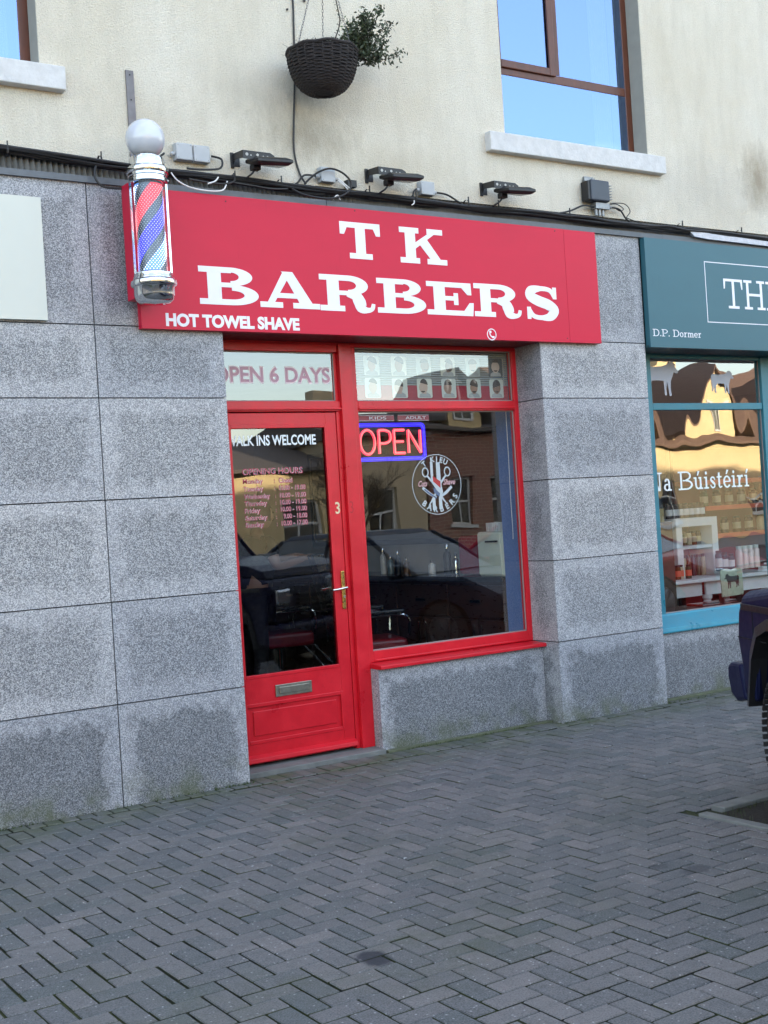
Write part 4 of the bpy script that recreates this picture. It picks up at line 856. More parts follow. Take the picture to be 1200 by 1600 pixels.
# hanging basket and plant
def basket():
    X, Y = 4.185, -.27
    t = thing('hanging_basket', 'dark woven wicker hanging basket on chains against the cream wall', 'hanging basket', (X, Y, 4.29))
    WK = pm('dark wicker', (.022, .017, .018), .65, var=.55, scale=30, bump=.4, bscale=120)
    m = MB(); rows_ = 34; n = 72
    for i in range(rows_):
        f = (i+.5)/rows_; ang = f*pi/2; r = .06+.162*sin(ang)**.85; z = 4.308+.252*(1-cos(ang))**.92; 
        P = []
        for k in range(n+1):
            a = 2*pi*k/n; wv = 0.0034*sin(12*a+(i % 2)*pi)+.0016*noise.noise(Vector((cos(a)*4, sin(a)*4, i*.7)))
            P.append((X+(r+wv)*cos(a), Y+(r+wv)*sin(a), z+.004*noise.noise(Vector((cos(a)*3, sin(a)*3, i+9)))))
        m.tube(P, .0050, 6, caps=False)
    m.build('woven_bowl', WK, t, smooth=True)
    m = MB(); prof = [(.0005, 4.308), (.055, 4.309)]+[(.055+.160*sin(f*pi/2)**.85, 4.310+.250*(1-cos(f*pi/2))**.92) for f in [k/10 for k in range(11)]]; m.lathe(prof, (X, Y, 0), 40); m.build('liner', DARK, t)
    m = MB()
    for k in range(24):
        a = 2*pi*k/24; m.tube([(X+(.062+.162*sin(f*pi/2)**.85)*cos(a), Y+(.062+.162*sin(f*pi/2)**.85)*sin(a), 4.310+.254*(1-cos(f*pi/2))**.92) for f in [j/8 for j in range(9)]], .004, 5)
    m.build('upright_cane', WK, t, smooth=True)
    m = MB(); m.tube([(X+.225*cos(a), Y+.225*sin(a), 4.566+.004*sin(9*a)) for a in [2*pi*k/60 for k in range(61)]], .010, 7, caps=False); m.build('rim', WK, t, smooth=True)
    apex = Vector((4.235, Y, 5.28))
    for k, a in enumerate((3.45, 5.1, 1.0)):
        p = Vector((X+.220*cos(a), Y+.220*sin(a), 4.57)); d = apex-p; L = d.length; d.normalize(); N = int(L/.020); m = MB()
        u = d.orthogonal().normalized(); v = d.cross(u)
        for i in range(N):
            c = p+d*(.02*i+.01); s1 = u if i % 2 else v
            m.tube([c+d*.013*cos(q)+s1*.005*sin(q) for q in [2*pi*j/8 for j in range(9)]], .0014, 4, caps=False)
        m.build('chain', pm('chain steel', (.13, .13, .14), .4, .8), t)
    m = MB(); m.tube([apex, apex+Vector((0, 0, .06)), (apex.x, -.02, 5.36), (apex.x, -.001, 5.36)], .008, 8); m.tube([(apex.x, -.012, 5.4), (apex.x, -.012, 5.0)], .008, 8); m.build('wall_bracket', BLACK, t)
    # plant
    r = random.Random(21); LEAF = pm('dull green leaves', (.045, .065, .030), .55, var=.6, scale=30); STEM = pm('brown stems', (.035, .025, .018), .8, var=.3)
    p = thing('basket_plant', 'straggly small leaved shrub leaning out of the right side of the hanging basket', 'plant', (X+.15, Y, 4.56))
    ms, ml = MB(), MB(); mg = MB()
    def leaf(mb, c, s):
        a = Vector((r.gauss(0, 1), r.gauss(0, 1), r.gauss(0, 1))).normalized(); b = a.orthogonal().normalized(); b = (b*cos(1.)+a.cross(b)*sin(r.uniform(0, 6))).normalized(); q = a.cross(b).normalized()
        mb.add([c-a*s, c+b*s*.42+q*s*.1, c+a*s, c-b*s*.42+q*s*.1], [(0, 1, 2), (0, 2, 3)])
    root = Vector((X+.19, Y-.03, 4.56))
    tips = []
    for k in range(26):
        tx, tz = r.uniform(.05, .36), r.uniform(.02, .30)
        if k < 4: tx, tz = r.uniform(-.02, .06), r.uniform(.15, .24)
        tip = root+Vector((tx, r.gauss(0, .09), tz*(.55+.6*(1-abs(tx-.2)/.35))))
        mid = (root+tip)/2+Vector((.03, r.gauss(0, .02), -.03 if tx > .15 else .0)); P = cat_rom([root+Vector((r.gauss(0, .02), r.gauss(0, .02), 0)), mid, tip], 7)
        ms.tube(P, [.0035-.002*i/(len(P)-1) for i in range(len(P))], 5)
        for q in P[5:]:
            for _ in range(8 if k % 3 else 11):
                c = q+Vector((r.gauss(0, .020), r.gauss(0, .022), r.gauss(0, .020))); leaf(ml, c, r.uniform(.011, .021))
        if k % 5 == 0:
            for _ in range(16): leaf(mg, tip+Vector((r.gauss(0, .018), r.gauss(0, .02), r.gauss(0, .02))), r.uniform(.007, .013))
    for k in range(12):
        b0 = Vector((X+r.uniform(-.08, .16), Y+r.uniform(-.1, .1), 4.56)); tip = b0+Vector((r.uniform(-.03, .07), r.gauss(0, .03), r.uniform(.05, .13))); P = cat_rom([b0, (b0+tip)/2+Vector((.01, 0, .01)), tip], 5); ms.tube(P, .0016, 4)
        for q in P[4:]:
            for _ in range(4): leaf(ml, q+Vector((r.gauss(0, .012), r.gauss(0, .012), r.gauss(0, .010))), r.uniform(.007, .013))
    # trailing dry stems in the middle, one climbing the chain
    for P in ([(X+.05, Y, 4.57), (X+.10, Y-.02, 4.68), (X+.13, Y-.03, 4.78), (X+.12, Y-.02, 4.9), (X+.10, Y, 5.1)], [(X+.08, Y, 4.57), (X+.16, Y-.03, 4.66), (X+.22, Y-.03, 4.64), (X+.25, Y-.03, 4.58)]):
        q = cat_rom(P, 8); ms.tube(q, .004, 5)
        for c in q[10:24]:
            for _ in range(3): leaf(ml, c+Vector((r.gauss(0, .012), r.gauss(0, .012), r.gauss(0, .012))), r.uniform(.005, .010))
    dry = MB()
    for k in range(260):
        a = r.uniform(0, 6.28); q = r.random()**.5*.20; c = Vector((X+q*cos(a), Y+q*sin(a), 4.55)); d = Vector((r.gauss(0, .03), r.gauss(0, .03), r.uniform(.02, .07)*(1.3-q*3)))
        dry.tube([c, c+d*.6, c+d+Vector((r.gauss(0, .012), 0, -.004))], .0011, 3)
        if k % 2: leaf(dry, c+d, r.uniform(.004, .009))
    ms.build('stems', STEM, p); ml.build('foliage', LEAF, p); mg.build('bright_foliage', pm('fresh green leaves', (.06, .13, .035), .5, var=.3, scale=30), p); dry.build('dry_growth', pm('dry brown growth', (.075, .065, .04), .9, var=.4, scale=30), p)
basket()
B('wall_screw', BLACK, None, (4.100, 4.110, -.012, 0, 4.925, 4.935)); tag(bpy.data.objects['wall_screw'], 'tiny dark screw head left of the hanging cord near the top of the picture', 'screw')
exec_later = []

# ================================================================== BARBER INTERIOR (seen through the glass)
BWALL = pm('dim taupe room wall', (.36, .32, .26), .85, var=.1, scale=3)
FLOORM = pm('dark shop floor tiles', (.12, .11, .10), .35, var=.3, scale=5)
m = MB()
for a in [(2.1, 2.2, .36, 5.7, .0, 2.95), (6.60, 6.7, .36, 5.7, 0, 2.95), (2.1, 6.7, 5.6, 5.7, 0, 2.95), (2.2, 6.6, .36, 5.6, 2.83, 2.95)]: m.box(*a)
m.build('barber_room_lining', BWALL, bld)
B('barber_room_floor', FLOORM, bld, (2.2, 6.6, .346, 5.6, -.03, .028))
B('blue_nib_wall', pm('deep blue wall paint', (.08, .19, .50), .6, var=.1), bld, (6.115, 6.6, .346, .615, .03, 2.78))
cab = thing('barber_counter', 'dark counter with cupboards along the right wall inside the barber shop', 'counter', (6.3, 2.3, .03))
B('worktop', pm('black worktop', (.015, .015, .017), .15), cab, (6.09, 6.59, .64, 4.6, 1.035, 1.075), bevel=.004)
DKW = pm('dark brown wood', (.060, .026, .020), .3, var=.3, scale=5, stretch=(1, 1, 4))
B('cupboard', DKW, cab, (6.17, 6.59, .66, 4.55, .03, 1.03))
for i in range(5):
    y0 = .68+i*.77
    d_ = B('drawer_front', DKW, cab, (6.150, 6.168, y0, y0+.73, .74, 1.0), bevel=.004); B('handle', CHROME, d_, (6.130, 6.148, y0+.30, y0+.44, .86, .885), bevel=.003)
    for k in (0, 1):
        d_ = B('cupboard_door', DKW, cab, (6.150, 6.168, y0+k*.37, y0+k*.37+.36, .10, .72), bevel=.004); yy = y0+(.31 if k == 0 else .41); B('handle', CHROME, d_, (6.130, 6.148, yy, yy+.012, .50, .68), bevel=.003)
t = thing('wall_mirror', 'long framed mirror above the counter inside the barber shop', 'mirror', (6.59, 2.6, 1.35))
B('mirror_glass', pm('silver mirror', (.7, .72, .72), .03, 1.0, var=.02), t, (6.575, 6.582, 1.05, 4.3, 1.38, 2.25)); B('mirror_frame', BLACK, t, (6.565, 6.598, 1.0, 1.05, 1.33, 2.30), (6.565, 6.598, 4.3, 4.35, 1.33, 2.30), (6.565, 6.598, 1.05, 4.3, 1.33, 1.38), (6.565, 6.598, 1.05, 4.3, 2.25, 2.30))
t = thing('towel_warmer', 'pale cream towel cabinet standing at the window end of the barber counter', 'towel cabinet', (6.33, .82, 1.075))
PCR = pm('pale cream enamel', (.80, .84, .72), .35, var=.05)
B('cabinet_body', PCR, t, (6.15, 6.50, .665, .985, 1.077, 1.43), bevel=.012); B('cabinet_door', PCR, t, (6.136, 6.148, .68, .97, 1.09, 1.415), bevel=.004); B('handle', CHROME, t, (6.120, 6.134, .70, .86, 1.345, 1.362), bevel=.004)
m = MB(); [m.box(6.2, 6.4, .70+i*.05, .73+i*.05, 1.432, 1.50) for i in range(5)]; tag(m.build('wire_rack', WHITEP, None), 'small white rack on top of the cream towel cabinet', 'rack')
tag(MB().box(6.25, 6.45, 1.05, 1.40, 1.077, 1.40).build('towel_stack', pm('crimson towels', (.30, .015, .05), .9, bump=.4), None, bevel=.03), 'stack of crimson towels on the barber counter left of the cream cabinet', 'towels')
def bottle(x, y, z, h, r, mat, label, cat='bottle', group='bottles on the barber counter'):
    t = thing('bottle', label, cat, (x, y, z), group)
    m = MB(); m.lathe([(0, 0), (r*.95, 0), (r, .01), (r, h*.62), (r*.85, h*.70), (r*.35, h*.78), (r*.33, h*.84)], (x, y, z), 16); m.build('body', mat, t, smooth=True)
    m = MB(); m.lathe([(r*.42, h*.84), (r*.42, h*.97), (r*.3, h), (0, h)], (x, y, z), 12); m.build('cap', CHROME if mat is not CHROME else BLACK, t, smooth=True)
AMB = pm('amber plastic', (.12, .05, .01), .2); CLB = pm('clear blue plastic', (.25, .34, .38), .15)
for k, (y, h, r, mt, lb) in enumerate([(2.50, .17, .03, CLB, 'pale bottle on the counter just right of the door post, seen through the window'), (2.38, .21, .028, BLACK, 'black spray bottle on the barber counter beside the pale one'), (2.24, .15, .032, AMB, 'amber bottle on the barber counter, third from the door post'), (2.62, .24, .026, WHITEP, 'tall white bottle on the counter, furthest into the barber shop'),
        (1.62, .26, .035, BLACK, 'tall dark canister on the middle of the barber counter'), (1.50, .18, .03, CHROME, 'chrome tub on the counter left of the crimson towels'), (1.85, .12, .034, WHITEP, 'short white tub on the counter under the mirror')]):
    bottle(6.30, y, 1.077, h, r, mt, lb)
LEA = pm('black leather', (.014, .014, .016), .28, var=.2, bump=.1); CRIM = pm('crimson leather', (.20, .012, .022), .35, var=.2)
def chair(x, y, label, rot):
    t = thing('barber_chair', label, 'barber chair', (0, 0, 0), 'barber chairs in the dark shop')
    m = MB(); m.lathe([(0, 0), (.30, 0), (.31, .015), (.28, .035), (.06, .05), (.055, .42), (.10, .44), (0, .44)], n=28); m.build('base', CHROME, t, smooth=True)
    m = MB(); m.box(-.26, .26, -.26, .24, .45, .58); m.build('seat', CRIM, t, bevel=.035, seg=3)
    m = MB(); m.obox((0, .30, .86), (1, 0, 0), (0, .97, -.22), (0, .22, .97), .25, .055, .30); m.build('backrest', LEA, t, bevel=.035, seg=3)
    m = MB(); m.obox((0, .40, 1.23), (1, 0, 0), (0, .97, -.22), (0, .22, .97), .13, .045, .07); m.tube([(0, .36, 1.12), (0, .39, 1.2)], .012, 8); m.build('headrest', LEA, t, bevel=.025)
    for s in (-1, 1):
        m = MB(); m.tube(cat_rom([(s*.30, .28, .55), (s*.31, .25, .74), (s*.31, .0, .78), (s*.31, -.24, .76), (s*.30, -.26, .60)], 6), .014, 8); a = m.build('armrest', CHROME, t, smooth=True)
        m = MB(); m.box(s*.31-.035, s*.31+.035, -.22, .20, .785, .82); m.build('pad', LEA, a, bevel=.012)
    m = MB(); m.tube([(-.18, -.28, .45), (-.18, -.50, .20), (.18, -.50, .20), (.18, -.28, .45)], .014, 8); m.box(-.19, .19, -.60, -.48, .17, .19); m.build('footrest', CHROME, t)
    t.location = (x, y, .03); t.rotation_euler = (0, 0, rot); return t
c1 = chair(5.55, 1.75, 'red and black barber chair with chrome arms just inside the shop window', 1.25)
chair(5.45, 3.15, 'red and black barber chair further inside, glimpsed through the door glass', 1.4)

def skin_body(name, joints, edges, mat, parent):
    me = bpy.data.meshes.new(name); off = wloc(parent)
    me.from_pydata([tuple(Vector(j[0])-off) for j in joints], edges, []); me.materials.append(mat)
    o = bpy.data.objects.new(name, me); COL.objects.link(o); o.parent = parent
    md = o.modifiers.new('skin', 'SKIN'); md.use_smooth_shade = True
    if not me.skin_vertices: 
        try: me.attributes
        except Exception: pass
    sv = me.skin_vertices
    if not sv:
        bm = bmesh.new(); bm.from_mesh(me); bm.verts.layers.skin.verify(); bm.to_mesh(me); bm.free(); sv = me.skin_vertices
    for i, j in enumerate(joints):
        r = j[1]; sv[0].data[i].radius = r if isinstance(r, tuple) else (r, r); sv[0].data[i].use_root = (i == 0)
    sb = o.modifiers.new('subd', 'SUBSURF'); sb.levels = 1; sb.render_levels = 1
    return o
def person():
    t = thing('person', 'barber in a black short sleeved top with bare forearms stretched out behind the door glass', 'person', (5.0, 2.75, .03))
    SK = pm('warm skin', (.46, .27, .19), .5, var=.08); CL = pm('black cotton clothing', (.012, .012, .016), .85, var=.2); HR = pm('dark hair', (.02, .014, .01), .7, bump=.4)
    x, y = 5.0, 2.75
    J = [((x, y, .98), .15), ((x+.03, y, 1.18), .145), ((x+.06, y, 1.38), .155), ((x+.07, y, 1.50), .07), ((x+.10, y-.0, 1.58), .055),
         ((x-.02, y+.10, .93), .095), ((x+.02, y+.11, .52), .065), ((x-.03, y+.11, .12), .042), ((x+.12, y+.11, .07), .035),
         ((x-.02, y-.10, .93), .095), ((x+.0, y-.12, .52), .065), ((x-.05, y-.12, .12), .042), ((x+.10, y-.12, .07), .035),
         ((x+.08, y+.20, 1.44), .065), ((x+.14, y+.25, 1.22), .048), ((x+.38, y+.14, 1.28), .036), ((x+.46, y+.08, 1.30), .028),
         ((x+.08, y-.20, 1.44), .065), ((x+.12, y-.27, 1.22), .048), ((x+.34, y-.24, 1.27), .036), ((x+.44, y-.20, 1.29), .028)]
    Ed = [(0, 1), (1, 2), (2, 3), (3, 4), (0, 5), (5, 6), (6, 7), (7, 8), (0, 9), (9, 10), (10, 11), (11, 12), (2, 13), (13, 14), (14, 15), (15, 16), (2, 17), (17, 18), (18, 19), (19, 20)]
    # palms and fingers
    for s, k in ((1, 16), (-1, 20)):
        bx, by, bz = J[k][0]; J.append(((bx+.07, by-.01*s, bz+.005), .030)); p = len(J)-1; Ed.append((k, p))
        for f, (dy, L) in enumerate(((-.028, .062), (-.010, .070), (.010, .066), (.027, .052))):
            J.append(((bx+.10, by+dy, bz+.006), .0095)); J.append(((bx+.10+L*.5, by+dy*1.1, bz-.006), .009)); J.append(((bx+.10+L*.8, by+dy*1.1, bz-.028), .008))
            q = len(J)-3; Ed += [(p, q), (q, q+1), (q+1, q+2)]
        J.append(((bx+.05, by-.045*s, bz-.005), .011)); J.append(((bx+.085, by-.058*s, bz-.012), .009)); q = len(J)-2; Ed += [(p, q), (q, q+1)]
    b = skin_body('body', J, Ed, SK, t)
    # garments: slightly fuller skins over torso, upper arms and legs
    K = [((a, b_, c), r*1.13+.006) for (a, b_, c), r in [((x, y, .90), .155)]+J[1:4]]+[((a, b_, c), r*1.15+.006) for (a, b_, c), r in (J[13], J[14], J[17], J[18])]
    K[3] = (K[3][0], .078); K[5] = ((Vector(J[13][0])*.35+Vector(J[14][0])*.65), .062); K[7] = ((Vector(J[17][0])*.35+Vector(J[18][0])*.65), .062)
    skin_body('top', K, [(0, 1), (1, 2), (2, 3), (2, 4), (4, 5), (2, 6), (6, 7)], CL, t)
    K = [((a, b_, c), r*1.12+.006) for (a, b_, c), r in [J[0]]+J[5:8]+J[9:12]]
    skin_body('trousers', K, [(0, 1), (1, 2), (2, 3), (0, 4), (4, 5), (5, 6)], CL, t)
    hc = Vector((x+.15, y, 1.69))
    m = MB(); n = 20
    for i in range(15):
        f = pi*i/14
        for k in range(n):
            a = 2*pi*k/n; rx, ry, rz = .098, .076, .118
            px, py, pz = rx*sin(f)*cos(a), ry*sin(f)*sin(a), rz*cos(f)
            if px > 0 and abs(py) < .018 and -.045 < pz < .02: px += .020*(1-abs(py)/.018)*(1-(pz+.045)/.065*.6)
            if px > .05 and .0 < pz < .03 and .015 < abs(py) < .05: px -= .010
            if pz < -.03: px *= 1.0; py *= .86
            m.v.append((hc.x+px+.02*(-pz)*.6, hc.y+py, hc.z+pz-.012))
    for i in range(14):
        for k in range(n): m.f.append([i*n+k, i*n+(k+1) % n, (i+1)*n+(k+1) % n, (i+1)*n+k]); m.mi.append(0)
    m.build('head', SK, t, smooth='all')
    m = MB()
    for s in (-1, 1): m.lathe([(0, -.006), (.018, -.006), (.022, .0), (.018, .006), (0, .006)], (hc.x-.005, hc.y+s*.078, hc.z-.012), 12, axis='Y')
    m.build('ear', SK, t, smooth=True)
    m = MB(); [m.lathe([(0, .098), (.009, .096), (.012, .088)], (hc.x, hc.y+s*.032, hc.z+.012), 10, axis='X') for s in (-1, 1)]; m.box(hc.x+.090, hc.x+.101, hc.y-.024, hc.y+.024, hc.z-.066, hc.z-.058); m.build('face_features', HR, t)
    m = MB(); m.lathe([(.0005, .128), (.05, .118), (.085, .085), (.100, .04), (.100, .0), (.094, -.05)], (hc.x-.018, hc.y, hc.z-.012), 24, a0=radians(55), a1=radians(305)); m.lathe([(.0005, .128), (.05, .118), (.085, .085), (.094, .06)], (hc.x-.008, hc.y, hc.z-.012), 24); m.build('hair', HR, t, smooth='all')
person()

# neon sign, posters and cards in the window
def neon():
    y = .40; t = thing('neon_open_sign', 'lit neon sign reading OPEN in red inside a blue border in the window', 'neon sign', (4.97, y, 1.99))
    rn = NT('red neon'); RN = rn.bsdf((.9, .1, .1), .3, emit=(1.0, .030, .075), estr=.40)
    rc = NT('red neon core'); RC = rc.bsdf((.9, .3, .2), .3, emit=(1.0, .10, .13), estr=.42)
    bn = NT('blue neon'); BN = bn.bsdf((.02, .02, .5), .3, emit=(.025, .01, 1.0), estr=.40)
    bc = NT('blue neon core'); BC = bc.bsdf((.1, .1, .9), .3, emit=(.04, .03, .85), estr=.25)
    x0, x1, z0, z1 = 4.665, 5.275, 2.002, 2.262; r = .028
    def rr(x0, x1, z0, z1, yy):
        P = []
        for cx, cz, a0 in ((x1-r, z1-r, 0), (x0+r, z1-r, 90), (x0+r, z0+r, 180), (x1-r, z0+r, 270)):
            for k in range(5): a = radians(a0+k*22.5); P.append((cx+r*cos(a), yy, cz+r*sin(a)))
        return P+[P[0], P[1]]
    m = MB(); m.tube(rr(x0, x1, z0, z1, y), .0055, 8, caps=False); m.tube(rr(x0+.017, x1-.017, z0+.017, z1-.017, y), .0055, 8, caps=False); m.build('border_tube', BN, t, smooth=True)
    m = MB(); m.tube(rr(x0+.0085, x1-.0085, z0+.0085, z1-.0085, y+.004), .008, 8, caps=False); m.build('border_glow', BC, t, smooth=True)
    B('backing_panel', m_glass('smoky acrylic panel', tint=(.42, .42, .42), r0=.02), t, (x0, x1, y+.030, y+.034, z0, z1))
    zb, zt = 2.050, 2.215
    def L(name, segs):
        m = MB()
        for s in segs: m.tube([(a, y, b) for a, b in s], .0105, 8)
        o = m.build(name, RN, t, smooth=True)
        m = MB()
        for s in segs: m.tube([(a, y-.0074, b) for a, b in s], .0050, 6)
        m.build('tube_core', RC, o, smooth=True)
    cx = 4.777; L('letter_o', [[(cx+.062*cos(a), (zb+zt)/2+.086*sin(a)) for a in [2*pi*k/28 for k in range(29)]]])
    X = 4.875; L('letter_p', [[(X, zb), (X, zt)], cat_and([(X, zt), (X+.055, zt), (X+.095, zt-.02), (X+.095, zt-.07), (X+.055, zt-.092), (X, zt-.092)])])
    X = 5.005; L('letter_e', [[(X, zb), (X, zt)], [(X, zt), (X+.088, zt)], [(X, (zb+zt)/2), (X+.078, (zb+zt)/2)], [(X, zb), (X+.088, zb)]])
    X = 5.128; L('letter_n', [[(X, zb), (X, zt)], [(X, zt), (X+.105, zb)], [(X+.105, zb), (X+.105, zt)]])
    m = MB(); [m.tube([(a, y+.02, z1), (a, y+.02, 2.33)], .0012, 4) for a in (4.75, 5.19)]; m.build('hanging_wire', BLACK, t)
def cat_and(P): return [(v.x, v.y) for v in cat_rom([(a, b, 0) for a, b in P], 4)]
neon()
PK = pm('faded red card', (.36, .06, .08), .5)
for (a, b, txt, lb) in ((4.655, 4.972, 'KIDS', 'narrow faded red card reading KIDS at the top left of the big window'), (5.003, 5.276, 'ADULT', 'narrow faded red card reading ADULT above the neon sign')):
    t = thing('price_card', lb, 'price card', ((a+b)/2, .335, 2.276), 'small cards over the neon sign')
    B('card', PK, t, (a, b, .3345, .337, 2.276, 2.318)); mid = (a+b)/2+.02; wd = .036*len(txt)/2
    font_text('card_lettering', txt, mid-wd, mid+wd, 2.286, 2.308, .334, LETTER, t, bold=.01, ext=.0006)
    B('card_edge', LETTER, t, (a, b, .3338, .3344, 2.2765, 2.279), (a, b, .3338, .3344, 2.315, 2.3175))
def posters():
    t = thing('haircut_poster_strip', 'strip of small haircut photographs on grey and red backing behind the pane over the window', 'poster', (5.34, .345, 2.42))
    B('red_band', pm('dusty red backing', (.36, .025, .045), .6), t, (4.648, 6.036, .346, .349, 2.425, 2.530))
    m = MB(); [m.box(4.648, 6.036, .3465, .349, 2.532+i*.0165, 2.544+i*.0165) for i in range(15)]; m.build('grey_slat', pm('grey slats', (.30, .33, .33), .5), t)
    r = random.Random(4); xs = [4.815, 5.045, 5.262, 5.480, 5.710, 5.925]; tones = [(.50, .33, .25), (.36, .22, .16), (.24, .14, .10), (.55, .40, .32), (.62, .50, .42)]
    for row, (z0, z1) in enumerate(((2.598, 2.738), (2.440, 2.580))):
        for i, x in enumerate(xs):
            bgc = [(.58, .62, .58), (.66, .68, .60), (.44, .50, .49), (.06, .07, .08)][3 if (row == 0 and i == 5) else r.randrange(3)]
            W_ = .066; m = MB(); P = []
            for cx, cz, a0 in ((x+W_-.012, z1-.012, 0), (x-W_+.012, z1-.012, 90), (x-W_+.012, z0+.012, 180), (x+W_-.012, z0+.012, 270)):
                for k in range(4): a = radians(a0+k*30); P.append((cx+.012*cos(a), cz+.012*sin(a)))
            m.prism(P, .3440, .3455); c = m.build('haircut_photo', pm('photo card %d' % int(bgc[0]*100), bgc, .35), t)
            zc = (z0+z1)/2+.005; turn = r.choice((-.012, 0, .012)); sk = tones[r.randrange(5)]; sk = pm('photo skin %d' % int(sk[0]*100), sk, .6); hc_ = pm('photo hair', (.055, .04, .033), .7); sh = pm('photo shirt %d' % r.randrange(2), r.choice(((.05, .06, .07), (.40, .42, .42))), .7)
            def el(cx, cz, rx, rz, a0=0, a1=360, n=18): return [(cx+rx*cos(radians(a0+(a1-a0)*k/n)), cz+rz*sin(radians(a0+(a1-a0)*k/n))) for k in range(n+1 if a1-a0 < 360 else n)]
            m = MB(); m.prism([(x-.052, z0+.004), (x+.052, z0+.004), (x+.046, z0+.026), (x+.018, z0+.040), (x-.018, z0+.040), (x-.046, z0+.026)], .3430, .3439); m.build('shoulders', sh, c)
            m = MB(); m.prism(el(x+turn, zc, r.uniform(.031, .040), r.uniform(.040, .048)), .3424, .3429); m.prism([(x-.013, z0+.03), (x+.013, z0+.03), (x+.011, zc-.02), (x-.011, zc-.02)], .3425, .3438); m.build('face', sk, c)
            m = MB(); top = zc+.006+r.uniform(-.002, .004); m.prism(el(x+turn*.7, top+.010, r.uniform(.035, .043), r.uniform(.036, .048), r.choice((-15, 5, 25)), r.choice((155, 175, 200))), .3416, .3423)
            if r.random() < .3: m.prism(el(x+turn*1.4, zc-.022, .019, .014, 190, 350), .3416, .3423)
            m.build('hair', hc_, c)
posters()
m = MB(); m.tube(cat_rom([(6.045, .40, 2.75), (6.045, .40, 2.1), (6.040, .40, 1.7), (6.050, .41, 1.45), (6.055, .42, 1.37)], 6), .0028, 6); tag(m.build('window_cord', WHITEP, None, smooth=True), 'thin white cord hanging inside the right edge of the barber window', 'cord')

# ================================================================== BUTCHER INTERIOR
m = MB()
for a in [(7.0, 7.1, .36, 4.6, 0, 2.9), (12.0, 12.1, .36, 4.6, 0, 2.9), (7.0, 12.1, 4.5, 4.6, 0, 2.9), (7.1, 12, .36, 4.5, 2.80, 2.9)]: m.box(*a)
m.build('butcher_room_lining', pm('pale room wall', (.66, .58, .50), .85), bld)
B('butcher_room_floor', pm('terracotta shop floor', (.30, .14, .09), .5), bld, (7.1, 12, .346, 4.5, -.03, .028))
ORR = pm('orange red shelf', (.82, .14, .07), .5, var=.1); PW = pm('grey white painted wood', (.80, .82, .82), .6, var=.1)
t = thing('red_shelf_unit', 'orange red shelves behind the right part of the neighbouring shop window', 'shelves', (9.9, 1.9, .03))
B('shelf', ORR, t, *[(9.45, 11.6, 1.55, 1.95, z, z+.045) for z in (.72, 1.18, 1.46, 1.72)]); B('back_panel', pm('dark red panel', (.17, .02, .02), .6), t, (9.45, 11.6, 1.96, 2.0, .03, 2.1)); B('shelf_side', ORR, t, (11.6, 11.64, 1.55, 2.0, .03, 2.1))
t = thing('white_dresser', 'grey white painted dresser with shelves of jars left of the red shelves', 'dresser', (8.92, 1.35, .03))
B('dresser_frame', PW, t, (8.64, 8.72, 1.2, 1.5, .86, 1.33), (9.12, 9.20, 1.2, 1.5, .86, 1.33), (8.64, 9.20, 1.2, 1.5, 1.33, 1.41), bevel=.004); B('dresser_shelf', PW, t, (8.72, 9.12, 1.21, 1.5, 1.12, 1.15)); B('dresser_back', pm('brown panel', (.10, .07, .05), .7), t, (8.72, 9.12, 1.5, 1.52, .86, 1.33))
t = thing('display_table', 'grey white table with turned legs in the neighbouring shop window', 'table', (8.9, 1.1, .03))
B('table_top', PW, t, (8.15, 9.75, .92, 1.56, .825, .858), bevel=.005); B('apron', PW, t, (8.75, 9.65, .98, 1.0, .70, .824), (8.25, 8.70, .985, 1.005, .70, .824))
for x, y in ((8.78, 1.0), (9.6, 1.0), (8.78, 1.5), (9.6, 1.5)):
    m = MB(); m.lathe([(.0, .03), (.028, .03), (.034, .10), (.024, .18), (.040, .40), (.042, .50), (.030, .60), (.045, .63), (.03, .65), (.045, .67), (.045, .70)], (x, y, 0), 16); m.build('leg', PW, t, smooth=True)
def jar(x, y, z, h, r, mat, label, group, cat='jar', cap=None, lab=None):
    t = thing('jar' if cat == 'jar' else cat, label, cat, (x, y, z), group)
    m = MB(); m.lathe([(0, 0), (r, 0), (r, h*.8), (r*.75, h*.86), (r*.75, h*.88)], (x, y, z), 14); m.build('body', mat, t, smooth=True)
    m = MB(); m.lathe([(r*.8, h*.87), (r*.8, h), (0, h)], (x, y, z), 14); m.build('lid', cap or BLACK, t, smooth=True)
    if lab:
        m = MB(); m.lathe([(r+.001, h*.2), (r+.001, h*.62)], (x, y, z), 14); m.build('label', lab, t)
ORD = ['first', 'second', 'third', 'fourth', 'fifth', 'sixth', 'seventh', 'eighth', 'ninth', 'tenth', 'eleventh', 'twelfth']
rr_ = random.Random(8); JC = [pm('jar amber', (.16, .06, .02), .2), pm('jar dark', (.03, .02, .03), .2), pm('jar green', (.05, .09, .05), .2), pm('jar cream', (.5, .45, .3), .3)]
for i in range(7): jar(8.70+i*.075, 1.34, 1.412, .14, .030, JC[1], ORD[i]+' dark jar from the left in the row on top of the dresser', 'dark jars on top of the dresser', lab=WHITEP)
for i in range(6): jar(8.755+i*.065, 1.34, 1.152, .13, .026, JC[i % 4], ORD[i]+' small preserve jar from the left on the upper dresser shelf', 'preserve jars on the upper dresser shelf', lab=JC[3])
for i in range(6): jar(8.755+i*.065, 1.30, .86, .20, .024, JC[(i+2) % 4], ORD[i]+' slim bottle from the left at the bottom of the dresser', 'slim bottles at the bottom of the dresser', cat='bottle')
for i in range(4): jar(9.27+i*.078, 1.02, .90, .215, .034, pm('pinkish tin', (.75, .60, .55), .4, .2), ORD[i]+' tall pinkish tin from the left behind the cow plaque', 'tall tins behind the cow plaque', cat='tin', cap=CREAM)
